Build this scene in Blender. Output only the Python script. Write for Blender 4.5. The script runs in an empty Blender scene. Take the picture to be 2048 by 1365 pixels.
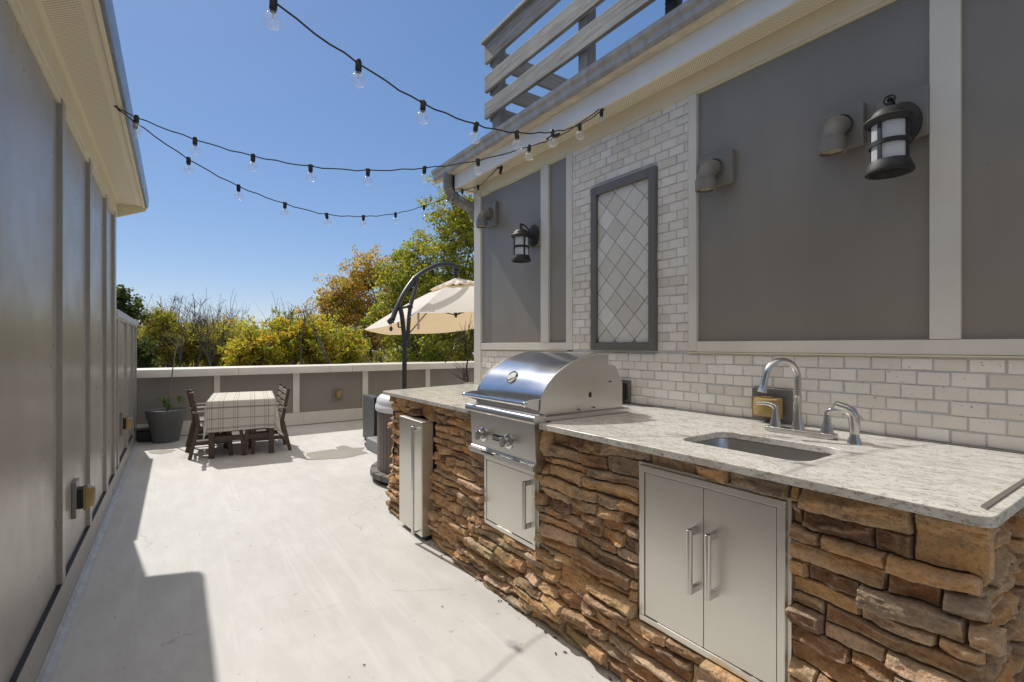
import bpy, bmesh, math, random
import numpy as np
from mathutils import Vector, Matrix, noise
R_=math.radians
rnd=random.Random(7)
S=bpy.context.scene; COL=S.collection
V=Vector
# ------------------------------------------------------------------ camera model (used to measure the photograph)
F,U0,V0,CH,UVP=967.,1024.,691.5,1.5,340.
TH=math.atan((U0-UVP)/F); SN,CS=math.sin(TH),math.cos(TH)
def ray(u,v): a=(u-U0)/F; return (SN+a*CS, CS-a*SN, (V0-v)/F)
def gz(u,v,z=0.): r=ray(u,v); t=(z-CH)/r[2]; return V((r[0]*t,r[1]*t,z))
def gx(u,v,X): r=ray(u,v); t=X/r[0]; return V((X,r[1]*t,CH+r[2]*t))
def gy(u,v,Y): r=ray(u,v); t=Y/r[1]; return V((r[0]*t,Y,CH+r[2]*t))
def at(u,v,d): r=ray(u,v); return V((r[0]*d,r[1]*d,CH+r[2]*d))
def onplane(u,v,P,Q):
    r=ray(u,v); nx,ny=-(Q[1]-P[1]),(Q[0]-P[0]); t=(P[0]*nx+P[1]*ny)/(r[0]*nx+r[1]*ny)
    return V((r[0]*t,r[1]*t,CH+r[2]*t))
# ------------------------------------------------------------------ materials
def nt(name):
    m=bpy.data.materials.new(name); m.use_nodes=True; t=m.node_tree; t.nodes.clear()
    o=t.nodes.new('ShaderNodeOutputMaterial'); return m,t,o
def N(t,ty,**k):
    n=t.nodes.new(ty)
    for a,b in k.items():
        if a.startswith('i_'): n.inputs[a[2:].replace('_',' ')].default_value=b
        else: setattr(n,a,b)
    return n
def L(t,a,b): t.links.new(a,b)
def rgb(c): return (c[0],c[1],c[2],1)
def mth(t,op,a,b=None,c=None):
    n=t.nodes.new('ShaderNodeMath'); n.operation=op
    for i,x in enumerate((a,b,c)):
        if x is None: continue
        if isinstance(x,(int,float)): n.inputs[i].default_value=x
        else: L(t,x,n.inputs[i])
    return n.outputs[0]
def mixc(t,f,a,b,bt='MIX'):
    n=t.nodes.new('ShaderNodeMix'); n.data_type='RGBA'; n.blend_type=bt
    if isinstance(f,(int,float)): n.inputs[0].default_value=f
    else: L(t,f,n.inputs[0])
    for i,x in ((6,a),(7,b)):
        if isinstance(x,tuple): n.inputs[i].default_value=rgb(x)
        else: L(t,x,n.inputs[i])
    return n.outputs[2]
def ramp(t,f,stops,interp='LINEAR'):
    n=t.nodes.new('ShaderNodeValToRGB'); n.color_ramp.interpolation=interp; e=n.color_ramp.elements
    while len(e)<len(stops): e.new(0.5)
    for q,(p,c) in zip(e,stops): q.position=p; q.color=rgb(c) if isinstance(c,tuple) else (c,c,c,1)
    L(t,f,n.inputs[0]); return n.outputs[0]
def nz(t,vec,scale,det=4,rough=.55,stretch=None,out=0):
    if stretch:
        m=N(t,'ShaderNodeMapping'); m.inputs['Scale'].default_value=stretch; L(t,vec,m.inputs[0]); vec=m.outputs[0]
    n=N(t,'ShaderNodeTexNoise',i_Scale=scale,i_Detail=det,i_Roughness=rough); L(t,vec,n.inputs['Vector']); return n.outputs[out]
def coords(t,kind='Object'): return t.nodes.new('ShaderNodeTexCoord').outputs[kind]
def pbsdf(t,o,col,rough=.5,metal=0.,spec=.5,bump=None,bstr=.2,bdist=.01,**k):
    p=N(t,'ShaderNodeBsdfPrincipled')
    if isinstance(col,tuple): p.inputs['Base Color'].default_value=rgb(col)
    else: L(t,col,p.inputs['Base Color'])
    for key,x in (('Roughness',rough),('Metallic',metal),('Specular IOR Level',spec)):
        if isinstance(x,(int,float)): p.inputs[key].default_value=x
        else: L(t,x,p.inputs[key])
    for a,b in k.items(): p.inputs[a.replace('_',' ')].default_value=b
    if bump is not None:
        b=N(t,'ShaderNodeBump'); b.inputs['Strength'].default_value=bstr; b.inputs['Distance'].default_value=bdist
        L(t,bump,b.inputs['Height']); L(t,b.outputs[0],p.inputs['Normal'])
    L(t,p.outputs[0],o.inputs[0]); return p
def paint(name,c,rough=.5,var=.12,scale=3.,bscale=90.,bstr=.08,stretch=(1,1,1),metal=0.,spec=.5,grime=0.):
    m,t,o=nt(name); g=t.nodes.new('ShaderNodeNewGeometry').outputs['Position']
    a=nz(t,g,scale,5,.6,stretch); d=tuple(x*(1-var*1.6) for x in c); e=tuple(min(1,x*(1+var)) for x in c)
    col=ramp(t,a,[(.3,d),(.7,e)])
    vs_=nz(t,g,2.2,5,.65,(9,9,.35)); col=mixc(t,mth(t,'MULTIPLY',ramp(t,vs_,[(.45,0.),(.7,1.)]),min(.5,var*2.2)),col,tuple(x*.82 for x in c))
    if grime:
        b=nz(t,g,scale*4,6,.7); col=mixc(t,mth(t,'MULTIPLY',ramp(t,b,[(.5,0.),(.75,1.)]),grime),col,tuple(x*.45 for x in c))
    rr=mth(t,'MULTIPLY_ADD',nz(t,g,scale*3,3),.25,rough-.12)
    pbsdf(t,o,col,rr,metal,spec,nz(t,g,bscale,3),bstr,.004); return m
M={}
M['panel']=paint('taupe_paint',(.272,.244,.207),.33,.09,1.3,60,.10,(1,1,.5))
M['panel_bounce']=paint('taupe_paint_bounce',(.40,.365,.315),.31,.09,1.3,60,.10,(1,1,.5))  # same taupe paint, lightened for light bounced off the sunlit deck
M['trim']=paint('beige_trim',(.76,.715,.63),.42,.06,2,70,.06)
M['frieze']=paint('cream_trim',(.76,.68,.50),.4,.05,2,70,.05)
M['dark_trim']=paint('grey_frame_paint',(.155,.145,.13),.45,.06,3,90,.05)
M['vent']=paint('taupe_pipe',(.235,.214,.182),.4,.06,8,90,.04)
M['downpipe']=paint('weathered_downpipe',(.27,.24,.21),.4,.2,9,60,.06,(1,1,1),.3,.5,.3)
M['fascia']=paint('fascia_paint',(.80,.80,.79),.38,.05,2,70,.05)
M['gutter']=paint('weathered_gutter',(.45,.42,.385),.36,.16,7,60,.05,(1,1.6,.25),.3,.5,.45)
M['gutter_bounce']=paint('gutter_underside_bounce',(.66,.57,.43),.5,.2,9,50,.1,(1,.5,1),0.,.4,.5)  # tan dirt colour, lightened for light bounced up onto the underside
M['blue_gutter']=paint('slate_gutter',(.22,.25,.30),.3,.06,3,60,.04,(1,1,1),.2)
M['roof']=paint('roof_membrane',(.16,.155,.15),.8,.1,3)
M['wood']=None
M['black']=paint('black_plastic',(.015,.015,.016),.45,.1,20,120,.05)
M['bronze']=paint('dark_bronze',(.022,.021,.021),.58,.15,14,110,.12)
M['pole']=paint('charcoal_pole',(.05,.048,.046),.4,.12,14,110,.05,(1,1,1),.2)
M['pot']=paint('grey_pot_paint',(.17,.17,.172),.6,.1,8,80,.1)
M['grey_plastic']=paint('grey_plastic',(.25,.26,.28),.45,.05,8,150,.1)
M['white_plastic']=paint('white_plastic',(.72,.73,.76),.4,.04,8,100,.04)
M['amber']=paint('yellowed_cover',(.33,.225,.085),.3,.10,12,60,.03)
M['outlet_black']=paint('outlet_black',(.02,.02,.02),.5)
M['bark']=paint('bark',(.13,.11,.092),.9,.3,5,20,.6,(1,1,.3))
M['twig']=paint('pale_twig',(.22,.19,.17),.85,.2,5)
M['ground']=paint('leafy_ground',(.06,.065,.03),.95,.4,.2,3,.3)
M['soil']=paint('soil',(.03,.022,.015),.95,.3,20,40,.5)
M['beige']=paint('beige_fabric',(.55,.5,.42),.85,.05,10)
M['spa_brown']=paint('brown_spa_cladding',(.175,.135,.122),.5,.12,6,60,.1,(1,1,.1))
M['paver']=paint('grey_pavers',(.19,.185,.17),.85,.3,9,50,.4)
M['seal']=paint('sealant_coat',(.50,.52,.55),.55,.15,10,40,.3)
M['patch']=paint('repair_coat',(.60,.615,.64),.6,.06,6,60,.1)
def m_deck():
    m,t,o=nt('coated_concrete'); g=t.nodes.new('ShaderNodeNewGeometry').outputs['Position']
    a=nz(t,g,.55,6,.6); b=nz(t,g,3.2,6,.65,(2.2,.7,1)); c=nz(t,g,38,3)
    col=ramp(t,a,[(.32,(.51,.495,.465)),(.5,(.585,.575,.55)),(.7,(.635,.628,.605))])
    col=mixc(t,mth(t,'MULTIPLY',ramp(t,b,[(.42,1.),(.62,0.)]),.42),col,(.47,.455,.43))
    # long trowel streaks
    s=nz(t,g,2.6,4,.7,(5.,.16,1)); col=mixc(t,mth(t,'MULTIPLY',ramp(t,s,[(.56,0.),(.63,1.)]),.2),col,(.72,.715,.705))
    s2=nz(t,g,1.7,4,.7,(.35,3.2,1)); col=mixc(t,mth(t,'MULTIPLY',ramp(t,s2,[(.6,0.),(.7,1.)]),.3),col,(.46,.445,.42))
    # hairline cracks and pitting
    w=N(t,'ShaderNodeTexVoronoi',feature='DISTANCE_TO_EDGE',i_Scale=.55)
    wv=t.nodes.new('ShaderNodeVectorMath'); wv.operation='ADD'; sc=t.nodes.new('ShaderNodeVectorMath'); sc.operation='SCALE'; sc.inputs[3].default_value=.5
    L(t,nz(t,g,2.2,5,.6,None,1),sc.inputs[0]); L(t,g,wv.inputs[0]); L(t,sc.outputs[0],wv.inputs[1]); L(t,wv.outputs[0],w.inputs['Vector'])
    cr=mth(t,'MULTIPLY',mth(t,'LESS_THAN',w.outputs[0],.0035),mth(t,'GREATER_THAN',nz(t,g,.8,2),.53))
    col=mixc(t,mth(t,'MULTIPLY',cr,.35),col,(.26,.24,.22))
    pit=ramp(t,nz(t,g,17,2,.5),[(.70,0.),(.74,1.)]); col=mixc(t,mth(t,'MULTIPLY',pit,.5),col,(.30,.28,.26))
    h=mth(t,'ADD',mth(t,'MULTIPLY',c,.35),mth(t,'ADD',b,s))
    pbsdf(t,o,col,mth(t,'MULTIPLY_ADD',a,.3,.42),0,.35,h,.18,.01); return m
M['deck']=m_deck()
def m_wet():
    m,t,o=nt('damp_concrete'); g=t.nodes.new('ShaderNodeNewGeometry').outputs['Position']
    col=ramp(t,nz(t,g,4,5),[(.3,(.29,.275,.225)),(.7,(.36,.345,.29))])
    pbsdf(t,o,col,.42,0,.4,nz(t,g,40,3),.1,.004); return m
M['wet']=m_wet()
def m_steel(name,c=(.62,.605,.58),rough=.30,stretch=(1,1,60),aniso=.5,b=.006):
    m,t,o=nt(name); g=coords(t); a=nz(t,g,9,4,.6,stretch); d=nz(t,g,2.5,3)
    col=ramp(t,a,[(.3,tuple(x*.975 for x in c)),(.7,tuple(min(1,x*1.02) for x in c))])
    rr=mth(t,'ADD',mth(t,'MULTIPLY_ADD',a,.06,rough-.03),mth(t,'MULTIPLY_ADD',d,.14,-.07))
    pbsdf(t,o,col,rr,1.,.5,a,b,.002,Anisotropic=aniso); return m
M['steel']=m_steel('brushed_steel')
M['steel_soft']=m_steel('satin_steel_door',(.74,.72,.665),.38,(1,60,1),.3)
M['hood']=m_steel('hood_steel',(.62,.63,.65),.19,(1,40,1),.0)
M['nickel']=m_steel('brushed_nickel',(.60,.585,.565),.27,(1,1,8),.2,.003)
M['chrome']=m_steel('chrome',(.72,.72,.73),.08,(1,1,1),0,.0)
def m_granite():
    m,t,o=nt('speckled_granite'); g=t.nodes.new('ShaderNodeNewGeometry').outputs['Position']
    col=ramp(t,nz(t,g,9,6,.7,(1.6,.7,1)),[(.3,(.46,.435,.39)),(.48,(.63,.61,.565)),(.7,(.73,.715,.68))])
    a=nz(t,g,62,5,.75,(1.3,.6,1.3)); col=mixc(t,ramp(t,a,[(.52,0.),(.60,.85)]),col,(.34,.305,.26))
    b=nz(t,g,95,4,.7,(1.1,.7,1.1)); col=mixc(t,ramp(t,b,[(.62,0.),(.68,.9)]),col,(.045,.045,.05))
    c=nz(t,g,70,4,.7); col=mixc(t,ramp(t,c,[(.60,0.),(.68,.55)]),col,(.78,.77,.745))
    d=nz(t,g,40,4,.7); col=mixc(t,ramp(t,d,[(.63,0.),(.70,.5)]),col,(.36,.25,.15))
    pbsdf(t,o,col,.2,0,.5); return m
M['granite']=m_granite()
def m_attr(name,stops,rough=.85,bscale=60,bstr=.5,extra=None,spec=.3,bdist=.006):
    m,t,o=nt(name); g=t.nodes.new('ShaderNodeNewGeometry').outputs['Position']
    at_=N(t,'ShaderNodeAttribute',attribute_name='tone')
    f=mth(t,'ADD',at_.outputs['Fac'],mth(t,'MULTIPLY_ADD',nz(t,g,14,5,.65),.5,-.25))
    col=ramp(t,f,stops)
    if extra: col=extra(t,g,col,at_)
    h=mth(t,'ADD',nz(t,g,bscale,6,.7),mth(t,'MULTIPLY',nz(t,g,bscale*.35,5,.65),1.4))
    pbsdf(t,o,col,rough,0,spec,h,bstr,bdist); return m
def st_extra(t,g,col,a):
    r=nz(t,g,7,6,.7,(1,1,2.2)); col=mixc(t,mth(t,'MULTIPLY',ramp(t,r,[(.5,0.),(.66,1.)]),.65),col,(.26,.20,.155))
    q=nz(t,g,5,5,.6,(1,1,2)); col=mixc(t,mth(t,'MULTIPLY',ramp(t,q,[(.54,0.),(.68,1.)]),.5),col,(.66,.46,.22))
    w=nz(t,g,24,6,.75); col=mixc(t,mth(t,'MULTIPLY',ramp(t,w,[(.58,0.),(.72,1.)]),.4),col,(.74,.62,.50))
    pt_=t.nodes.new('ShaderNodeNewGeometry').outputs['Pointiness']; col=mixc(t,mth(t,'MULTIPLY',ramp(t,pt_,[(.51,0.),(.58,1.)]),.5),col,(.74,.62,.48))
    p=t.nodes.new('ShaderNodeSeparateXYZ'); L(t,g,p.inputs[0])   # moss near the foot of the wall
    low=ramp(t,p.outputs[2],[(.0,1.),(.75,0.)]); mo=nz(t,g,3.1,5,.6); fi=nz(t,g,85,4,.75); col=mixc(t,mth(t,'MULTIPLY',ramp(t,fi,[(.35,1.),(.5,0.)]),.38),col,(.13,.085,.06))
    return mixc(t,mth(t,'MULTIPLY',mth(t,'MULTIPLY',low,ramp(t,mo,[(.48,0.),(.66,1.)])),.6),col,(.27,.25,.11))
M['stone']=m_attr('ledge_stone',[(.0,(.24,.125,.075)),(.16,(.44,.22,.11)),(.36,(.66,.35,.15)),(.54,(.82,.48,.22)),(.68,(.64,.42,.245)),(.84,(.38,.30,.225)),(1.,(.80,.52,.34))],.88,75,1.,st_extra,.25,.012)
M['mortar']=paint('dark_mortar',(.09,.075,.06),.95,.3,10,40,.5)
def br_extra(t,g,col,a):
    # travertine pits: small holes on some of the stones
    pt=nz(t,g,115,3,.6,(1,.5,1)); on=mth(t,'GREATER_THAN',mth(t,'FRACT',mth(t,'MULTIPLY',a.outputs['Fac'],7.31)),.45)
    return mixc(t,mth(t,'MULTIPLY',ramp(t,pt,[(.66,0.),(.70,1.)]),mth(t,'MULTIPLY',on,.75)),col,(.20,.175,.15))
M['brick']=m_attr('tumbled_travertine',[(.0,(.67,.595,.51)),(.35,(.765,.705,.63)),(.7,(.825,.775,.70)),(1.,(.87,.83,.775))],.75,120,.3,br_extra,.3,.004)
M['tile']=m_attr('diamond_travertine',[(.0,(.56,.52,.455)),(.3,(.64,.605,.545)),(.65,(.71,.68,.62)),(1.,(.78,.755,.705))],.6,60,.2,br_extra,.35,.004)
M['grout']=paint('grey_grout',(.54,.535,.525),.9,.1,15,80,.3)
def m_wood(name,c1,c2,stretch,rough=.7,bs=.35):
    m,t,o=nt(name); g=coords(t); a=nz(t,g,14,6,.7,stretch); b=nz(t,g,3,4,.6)
    col=ramp(t,a,[(.3,c1),(.55,c2),(.8,tuple(x*1.25 for x in c2))]); col=mixc(t,mth(t,'MULTIPLY',ramp(t,b,[(.45,0.),(.7,1.)]),.4),col,c1)
    pbsdf(t,o,col,rough,0,.3,a,bs,.006); return m
M['wood']=m_wood('weathered_boards',(.17,.165,.155),(.37,.36,.34),(2.6,.16,2.6))
M['woodx']=m_wood('weathered_cross_boards',(.17,.165,.155),(.29,.28,.265),(.16,2.6,2.6))
M['post']=m_wood('weathered_posts',(.17,.165,.16),(.27,.265,.255),(2.6,2.6,.16))
M['teak_pale']=m_wood('pale_slats',(.17,.13,.105),(.36,.315,.28),(3,14,3),.38,.15)  # paler wood for seats, backrests and armrests
M['teak']=m_wood('brown_stained_wood',(.055,.034,.025),(.125,.08,.057),(3,3,3),.32,.12)
def m_soffit(name,x0,x1,pitch=.0125):
    m,t,o=nt(name); g=coords(t); mp=N(t,'ShaderNodeMapping'); mp.inputs['Rotation'].default_value=(0,0,R_(45)); s=1/pitch; mp.inputs['Scale'].default_value=(s,s,0)
    L(t,g,mp.inputs[0]); fr=t.nodes.new('ShaderNodeVectorMath'); fr.operation='FRACTION'; L(t,mp.outputs[0],fr.inputs[0])
    sb=t.nodes.new('ShaderNodeVectorMath'); sb.operation='DISTANCE'; sb.inputs[1].default_value=(.5,.5,0); L(t,fr.outputs[0],sb.inputs[0])
    p=t.nodes.new('ShaderNodeSeparateXYZ'); L(t,g,p.inputs[0])
    k=mth(t,'MULTIPLY',mth(t,'LESS_THAN',sb.outputs['Value'],.21),mth(t,'MULTIPLY',mth(t,'GREATER_THAN',p.outputs[0],x0),mth(t,'LESS_THAN',p.outputs[0],x1)))
    col=mixc(t,k,(.78,.70,.53),(.05,.045,.04)); pbsdf(t,o,col,.42,0,.4); return m
def m_cloth():
    m,t,o=nt('plaid_cloth'); uv=coords(t,'UV'); p=t.nodes.new('ShaderNodeSeparateXYZ'); L(t,uv,p.inputs[0])
    def lines(x,ls):
        acc=None
        for pos,w in ls:
            c=mth(t,'COMPARE',x,pos,w); acc=c if acc is None else mth(t,'MAXIMUM',acc,c)
        return acc
    a=lines(p.outputs[0],[(s*k+d,w) for k in (.10,.27,.40) for s in (-1,1) for d,w in ((0,.0022),(.022,.0016),(.05,.0035))])
    b=lines(p.outputs[1],[(s*k,w) for k,w in ((.735,.010),(.88,.005),(.995,.004),(1.01,.004),(.5,.01),(.3,.008),(.1,.006)) for s in (-1,1)])
    wv=nz(t,uv,260,2); base=ramp(t,wv,[(.3,(.78,.72,.62)),(.7,(.88,.825,.73))])
    col=mixc(t,mth(t,'MULTIPLY',a,.62),base,(.10,.085,.085)); col=mixc(t,mth(t,'MULTIPLY',b,.6),col,(.10,.085,.085))
    pr=N(t,'ShaderNodeBsdfPrincipled'); L(t,col,pr.inputs['Base Color']); pr.inputs['Roughness'].default_value=.85
    tr=N(t,'ShaderNodeBsdfTranslucent'); L(t,col,tr.inputs['Color']); mx=N(t,'ShaderNodeMixShader'); mx.inputs[0].default_value=.25
    L(t,pr.outputs[0],mx.inputs[1]); L(t,tr.outputs[0],mx.inputs[2]); L(t,mx.outputs[0],o.inputs[0]); return m
M['cloth']=m_cloth()
def m_canopy():
    m,t,o=nt('canopy_fabric'); g=coords(t); a=nz(t,g,6,4); col=ramp(t,a,[(.3,(.83,.81,.755)),(.7,(.89,.875,.825))])
    pr=N(t,'ShaderNodeBsdfPrincipled',i_Roughness=.9); L(t,col,pr.inputs['Base Color'])
    tr=N(t,'ShaderNodeBsdfTranslucent'); tr.inputs['Color'].default_value=(.90,.60,.26,1)
    mx=N(t,'ShaderNodeMixShader'); mx.inputs[0].default_value=.28; L(t,pr.outputs[0],mx.inputs[1]); L(t,tr.outputs[0],mx.inputs[2]); L(t,mx.outputs[0],o.inputs[0]); return m
M['canopy']=m_canopy()
def m_wicker():
    m,t,o=nt('dark_wicker'); g=coords(t)
    def wave(dirn,sc):
        w=N(t,'ShaderNodeTexWave',bands_direction=dirn,i_Scale=sc); L(t,g,w.inputs['Vector']); return w.outputs['Fac']
    a=mth(t,'MULTIPLY',wave('Z',26),mth(t,'MAXIMUM',wave('Y',22),wave('X',22)))
    col=ramp(t,a,[(.1,(.022,.023,.026)),(.8,(.10,.105,.115))]); pbsdf(t,o,col,.4,0,.5,a,.9,.01); return m
M['wicker']=m_wicker()
def m_leaf(name,trans=.5):
    m,t,o=nt(name); a=N(t,'ShaderNodeAttribute',attribute_name='leafcol')
    d=N(t,'ShaderNodeBsdfPrincipled',i_Roughness=.55); L(t,a.outputs['Color'],d.inputs['Base Color']); d.inputs['Specular IOR Level'].default_value=.3
    tr=N(t,'ShaderNodeBsdfTranslucent'); br=N(t,'ShaderNodeMix',data_type='RGBA',blend_type='MULTIPLY'); br.inputs[0].default_value=1.
    L(t,a.outputs['Color'],br.inputs[6]); br.inputs[7].default_value=(1.5,1.5,.75,1); L(t,br.outputs[2],tr.inputs['Color'])
    mx=N(t,'ShaderNodeMixShader'); mx.inputs[0].default_value=trans; L(t,d.outputs[0],mx.inputs[1]); L(t,tr.outputs[0],mx.inputs[2]); L(t,mx.outputs[0],o.inputs[0]); return m
M['leaf']=m_leaf('foliage',.55)
def m_glass():
    m,t,o=nt('thin_bulb_glass'); tr=N(t,'ShaderNodeBsdfTransparent'); tr.inputs[0].default_value=(.93,.95,.97,1)
    gl=N(t,'ShaderNodeBsdfGlossy',i_Roughness=.06); lw=N(t,'ShaderNodeLayerWeight',i_Blend=.25); di=N(t,'ShaderNodeBsdfDiffuse'); di.inputs[0].default_value=(.9,.9,.92,1); tl=N(t,'ShaderNodeBsdfTranslucent'); tl.inputs[0].default_value=(.95,.95,.97,1)
    h=N(t,'ShaderNodeMixShader'); h.inputs[0].default_value=.5; L(t,di.outputs[0],h.inputs[1]); L(t,tl.outputs[0],h.inputs[2]); h2=N(t,'ShaderNodeMixShader'); h2.inputs[0].default_value=.35; L(t,h.outputs[0],h2.inputs[1]); L(t,gl.outputs[0],h2.inputs[2])
    f=mth(t,'MULTIPLY_ADD',lw.outputs['Facing'],.30,.09); mx=N(t,'ShaderNodeMixShader'); L(t,f,mx.inputs[0]); L(t,tr.outputs[0],mx.inputs[1]); L(t,h2.outputs[0],mx.inputs[2]); L(t,mx.outputs[0],o.inputs[0]); return m
M['glass']=m_glass()
def m_frost():
    m,t,o=nt('frosted_glass'); pr=N(t,'ShaderNodeBsdfPrincipled',i_Roughness=.35); pr.inputs['Base Color'].default_value=(.82,.83,.85,1)
    tr=N(t,'ShaderNodeBsdfTranslucent'); tr.inputs[0].default_value=(.85,.87,.9,1); mx=N(t,'ShaderNodeMixShader'); mx.inputs[0].default_value=.4
    L(t,pr.outputs[0],mx.inputs[1]); L(t,tr.outputs[0],mx.inputs[2]); L(t,mx.outputs[0],o.inputs[0]); return m
M['frost']=m_frost()
M['gauge']=paint('gauge_face',(.62,.62,.6),.2,.02)
M['silver']=paint('silver_print',(.75,.75,.75),.4,.02)
M['soffit_r']=m_soffit('perforated_soffit',2.542-2.70,2.662-2.70); M['soffit_l']=m_soffit('perforated_soffit_west',-.475,-.335)
# ------------------------------------------------------------------ mesh builder
class MB:
    def __init__(s): s.v=[]; s.f=[]; s.sm=[]; s.tone=None
    def add(s,vs,fs,smooth=False):
        n=len(s.v); s.v+=[tuple(p) for p in vs]; s.f+=[tuple(i+n for i in q) for q in fs]; s.sm+=[smooth]*len(fs); return s
    def box(s,x0,x1,y0,y1,z0,z1):
        if x0>x1:x0,x1=x1,x0
        if y0>y1:y0,y1=y1,y0
        if z0>z1:z0,z1=z1,z0
        return s.add([(x0,y0,z0),(x1,y0,z0),(x1,y1,z0),(x0,y1,z0),(x0,y0,z1),(x1,y0,z1),(x1,y1,z1),(x0,y1,z1)],
          [(3,2,1,0),(4,5,6,7),(0,1,5,4),(1,2,6,5),(2,3,7,6),(3,0,4,7)])
    def bar(s,p,q,w,h,up=(0,0,1)):
        p,q,up=V(p),V(q),V(up); d=(q-p).normalized(); a=d.cross(up)
        if a.length<1e-4: a=d.cross(V((1,0,0)))
        a.normalize(); b=a.cross(d).normalized(); a*=w/2; b*=h/2
        return s.add([p-a-b,p+a-b,p+a+b,p-a+b,q-a-b,q+a-b,q+a+b,q-a+b],[(0,1,2,3),(7,6,5,4),(1,0,4,5),(2,1,5,6),(3,2,6,7),(0,3,7,4)])
    def tube(s,pts,r,n=12,cap=True,smooth=True,ell=None):
        pts=[V(p) for p in pts]; k=len(pts); rs=r if isinstance(r,(list,tuple)) else [r]*k
        ts=[]
        for i in range(k):
            d=(pts[min(i+1,k-1)]-pts[max(i-1,0)]); ts.append(d.normalized() if d.length>1e-9 else V((0,0,1)))
        a=ts[0].cross(V((0,0,1)))
        if a.length<1e-3: a=ts[0].cross(V((1,0,0)))
        a.normalize(); vs=[]; fs=[]
        for i in range(k):
            a=(a-ts[i]*a.dot(ts[i])); a=a.normalized() if a.length>1e-6 else ts[i].orthogonal().normalized(); b=ts[i].cross(a)
            for j in range(n):
                an=2*math.pi*j/n; vs.append(pts[i]+(a*math.cos(an)*(ell or 1)+b*math.sin(an))*rs[i])
        for i in range(k-1):
            for j in range(n): fs.append((i*n+j,i*n+(j+1)%n,(i+1)*n+(j+1)%n,(i+1)*n+j))
        s.add(vs,fs,smooth)
        if cap: s.add(vs[:n],[tuple(range(n-1,-1,-1))]); s.add(vs[-n:],[tuple(range(n))])
        return s
    def lathe(s,prof,c,n=32,ax='z',smooth=True):
        c=V(c); vs=[]; fs=[]
        for r,h in prof:
            for j in range(n):
                a=2*math.pi*j/n; x,y=r*math.cos(a),r*math.sin(a)
                vs.append(c+V({'z':(x,y,h),'x':(h,x,y),'y':(x,h,y)}[ax]))
        for i in range(len(prof)-1):
            for j in range(n): fs.append((i*n+j,i*n+(j+1)%n,(i+1)*n+(j+1)%n,(i+1)*n+j))
        return s.add(vs,fs,smooth)
    def prism(s,poly,ax,a0,a1,smooth=False):
        n=len(poly); mk={'y':lambda p,a:(p[0],a,p[1]),'x':lambda p,a:(a,p[0],p[1]),'z':lambda p,a:(p[0],p[1],a)}[ax]
        vs=[mk(p,a0) for p in poly]+[mk(p,a1) for p in poly]
        s.add(vs,[(i,(i+1)%n,n+(i+1)%n,n+i) for i in range(n)],smooth)
        s.add(vs[:n],[tuple(range(n))[::-1]]); s.add(vs[n:],[tuple(range(n))]); return s
    def build(s,name,mat,root=None,bevel=0.,local=False,ang=40,seg=2,sub=0):
        me=bpy.data.meshes.new(name); vs=s.v
        if root is not None and not local:
            iv=ROOTM[root.name].inverted(); vs=[tuple(iv@V(p)) for p in vs]
        me.from_pydata(vs,[],s.f); me.polygons.foreach_set('use_smooth',s.sm if not bevel else [True]*len(s.f))
        me.materials.append(M[mat] if isinstance(mat,str) else mat)
        bm=bmesh.new(); bm.from_mesh(me); bmesh.ops.remove_doubles(bm,verts=bm.verts,dist=1e-6); bmesh.ops.recalc_face_normals(bm,faces=bm.faces) if s.tone is None else None
        bm.to_mesh(me); bm.free()
        try: me.set_sharp_from_angle(angle=R_(ang))
        except Exception: pass
        o=bpy.data.objects.new(name,me); COL.objects.link(o)
        if root is not None: o.parent=root
        if bevel:
            b=o.modifiers.new('bevel','BEVEL'); b.width=bevel; b.segments=seg; b.limit_method='ANGLE'; b.angle_limit=R_(35); b.harden_normals=True
        if sub:
            b=o.modifiers.new('sub','SUBSURF'); b.levels=sub; b.render_levels=sub
        return o
ROOTM={}
def tag(o,label=None,cat=None,group=None,kind=None):
    for k,v in (('label',label),('category',cat),('group',group),('kind',kind)):
        if v: o[k]=v
    return o
def thing(name,label,cat,loc=(0,0,0),rz=0.,group=None):
    o=bpy.data.objects.new(name,None); COL.objects.link(o); o.empty_display_size=.1
    o.location=loc; o.rotation_euler=(0,0,rz); ROOTM[o.name]=Matrix.Translation(V(loc))@Matrix.Rotation(rz,4,'Z')
    return tag(o,label,cat,group)
def copy_tree(o,parent=None):
    c=o.copy(); COL.objects.link(c)
    if parent is not None: c.parent=parent
    for ch in list(o.children): copy_tree(ch,c)
    return c
def sphere(mb,c,r,n=16,m=10,sz=1.):
    mb.lathe([(max(1e-4,r*math.sin(math.pi*i/m)),-r*sz*math.cos(math.pi*i/m)) for i in range(m+1)],c,n)
def bm_grid(mb,nx,ny,fn,smooth=True,uvs=None):
    vs=[fn(i/nx,j/ny) for j in range(ny+1) for i in range(nx+1)]
    mb.add(vs,[(j*(nx+1)+i,j*(nx+1)+i+1,(j+1)*(nx+1)+i+1,(j+1)*(nx+1)+i) for j in range(ny) for i in range(nx)],smooth)
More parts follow.
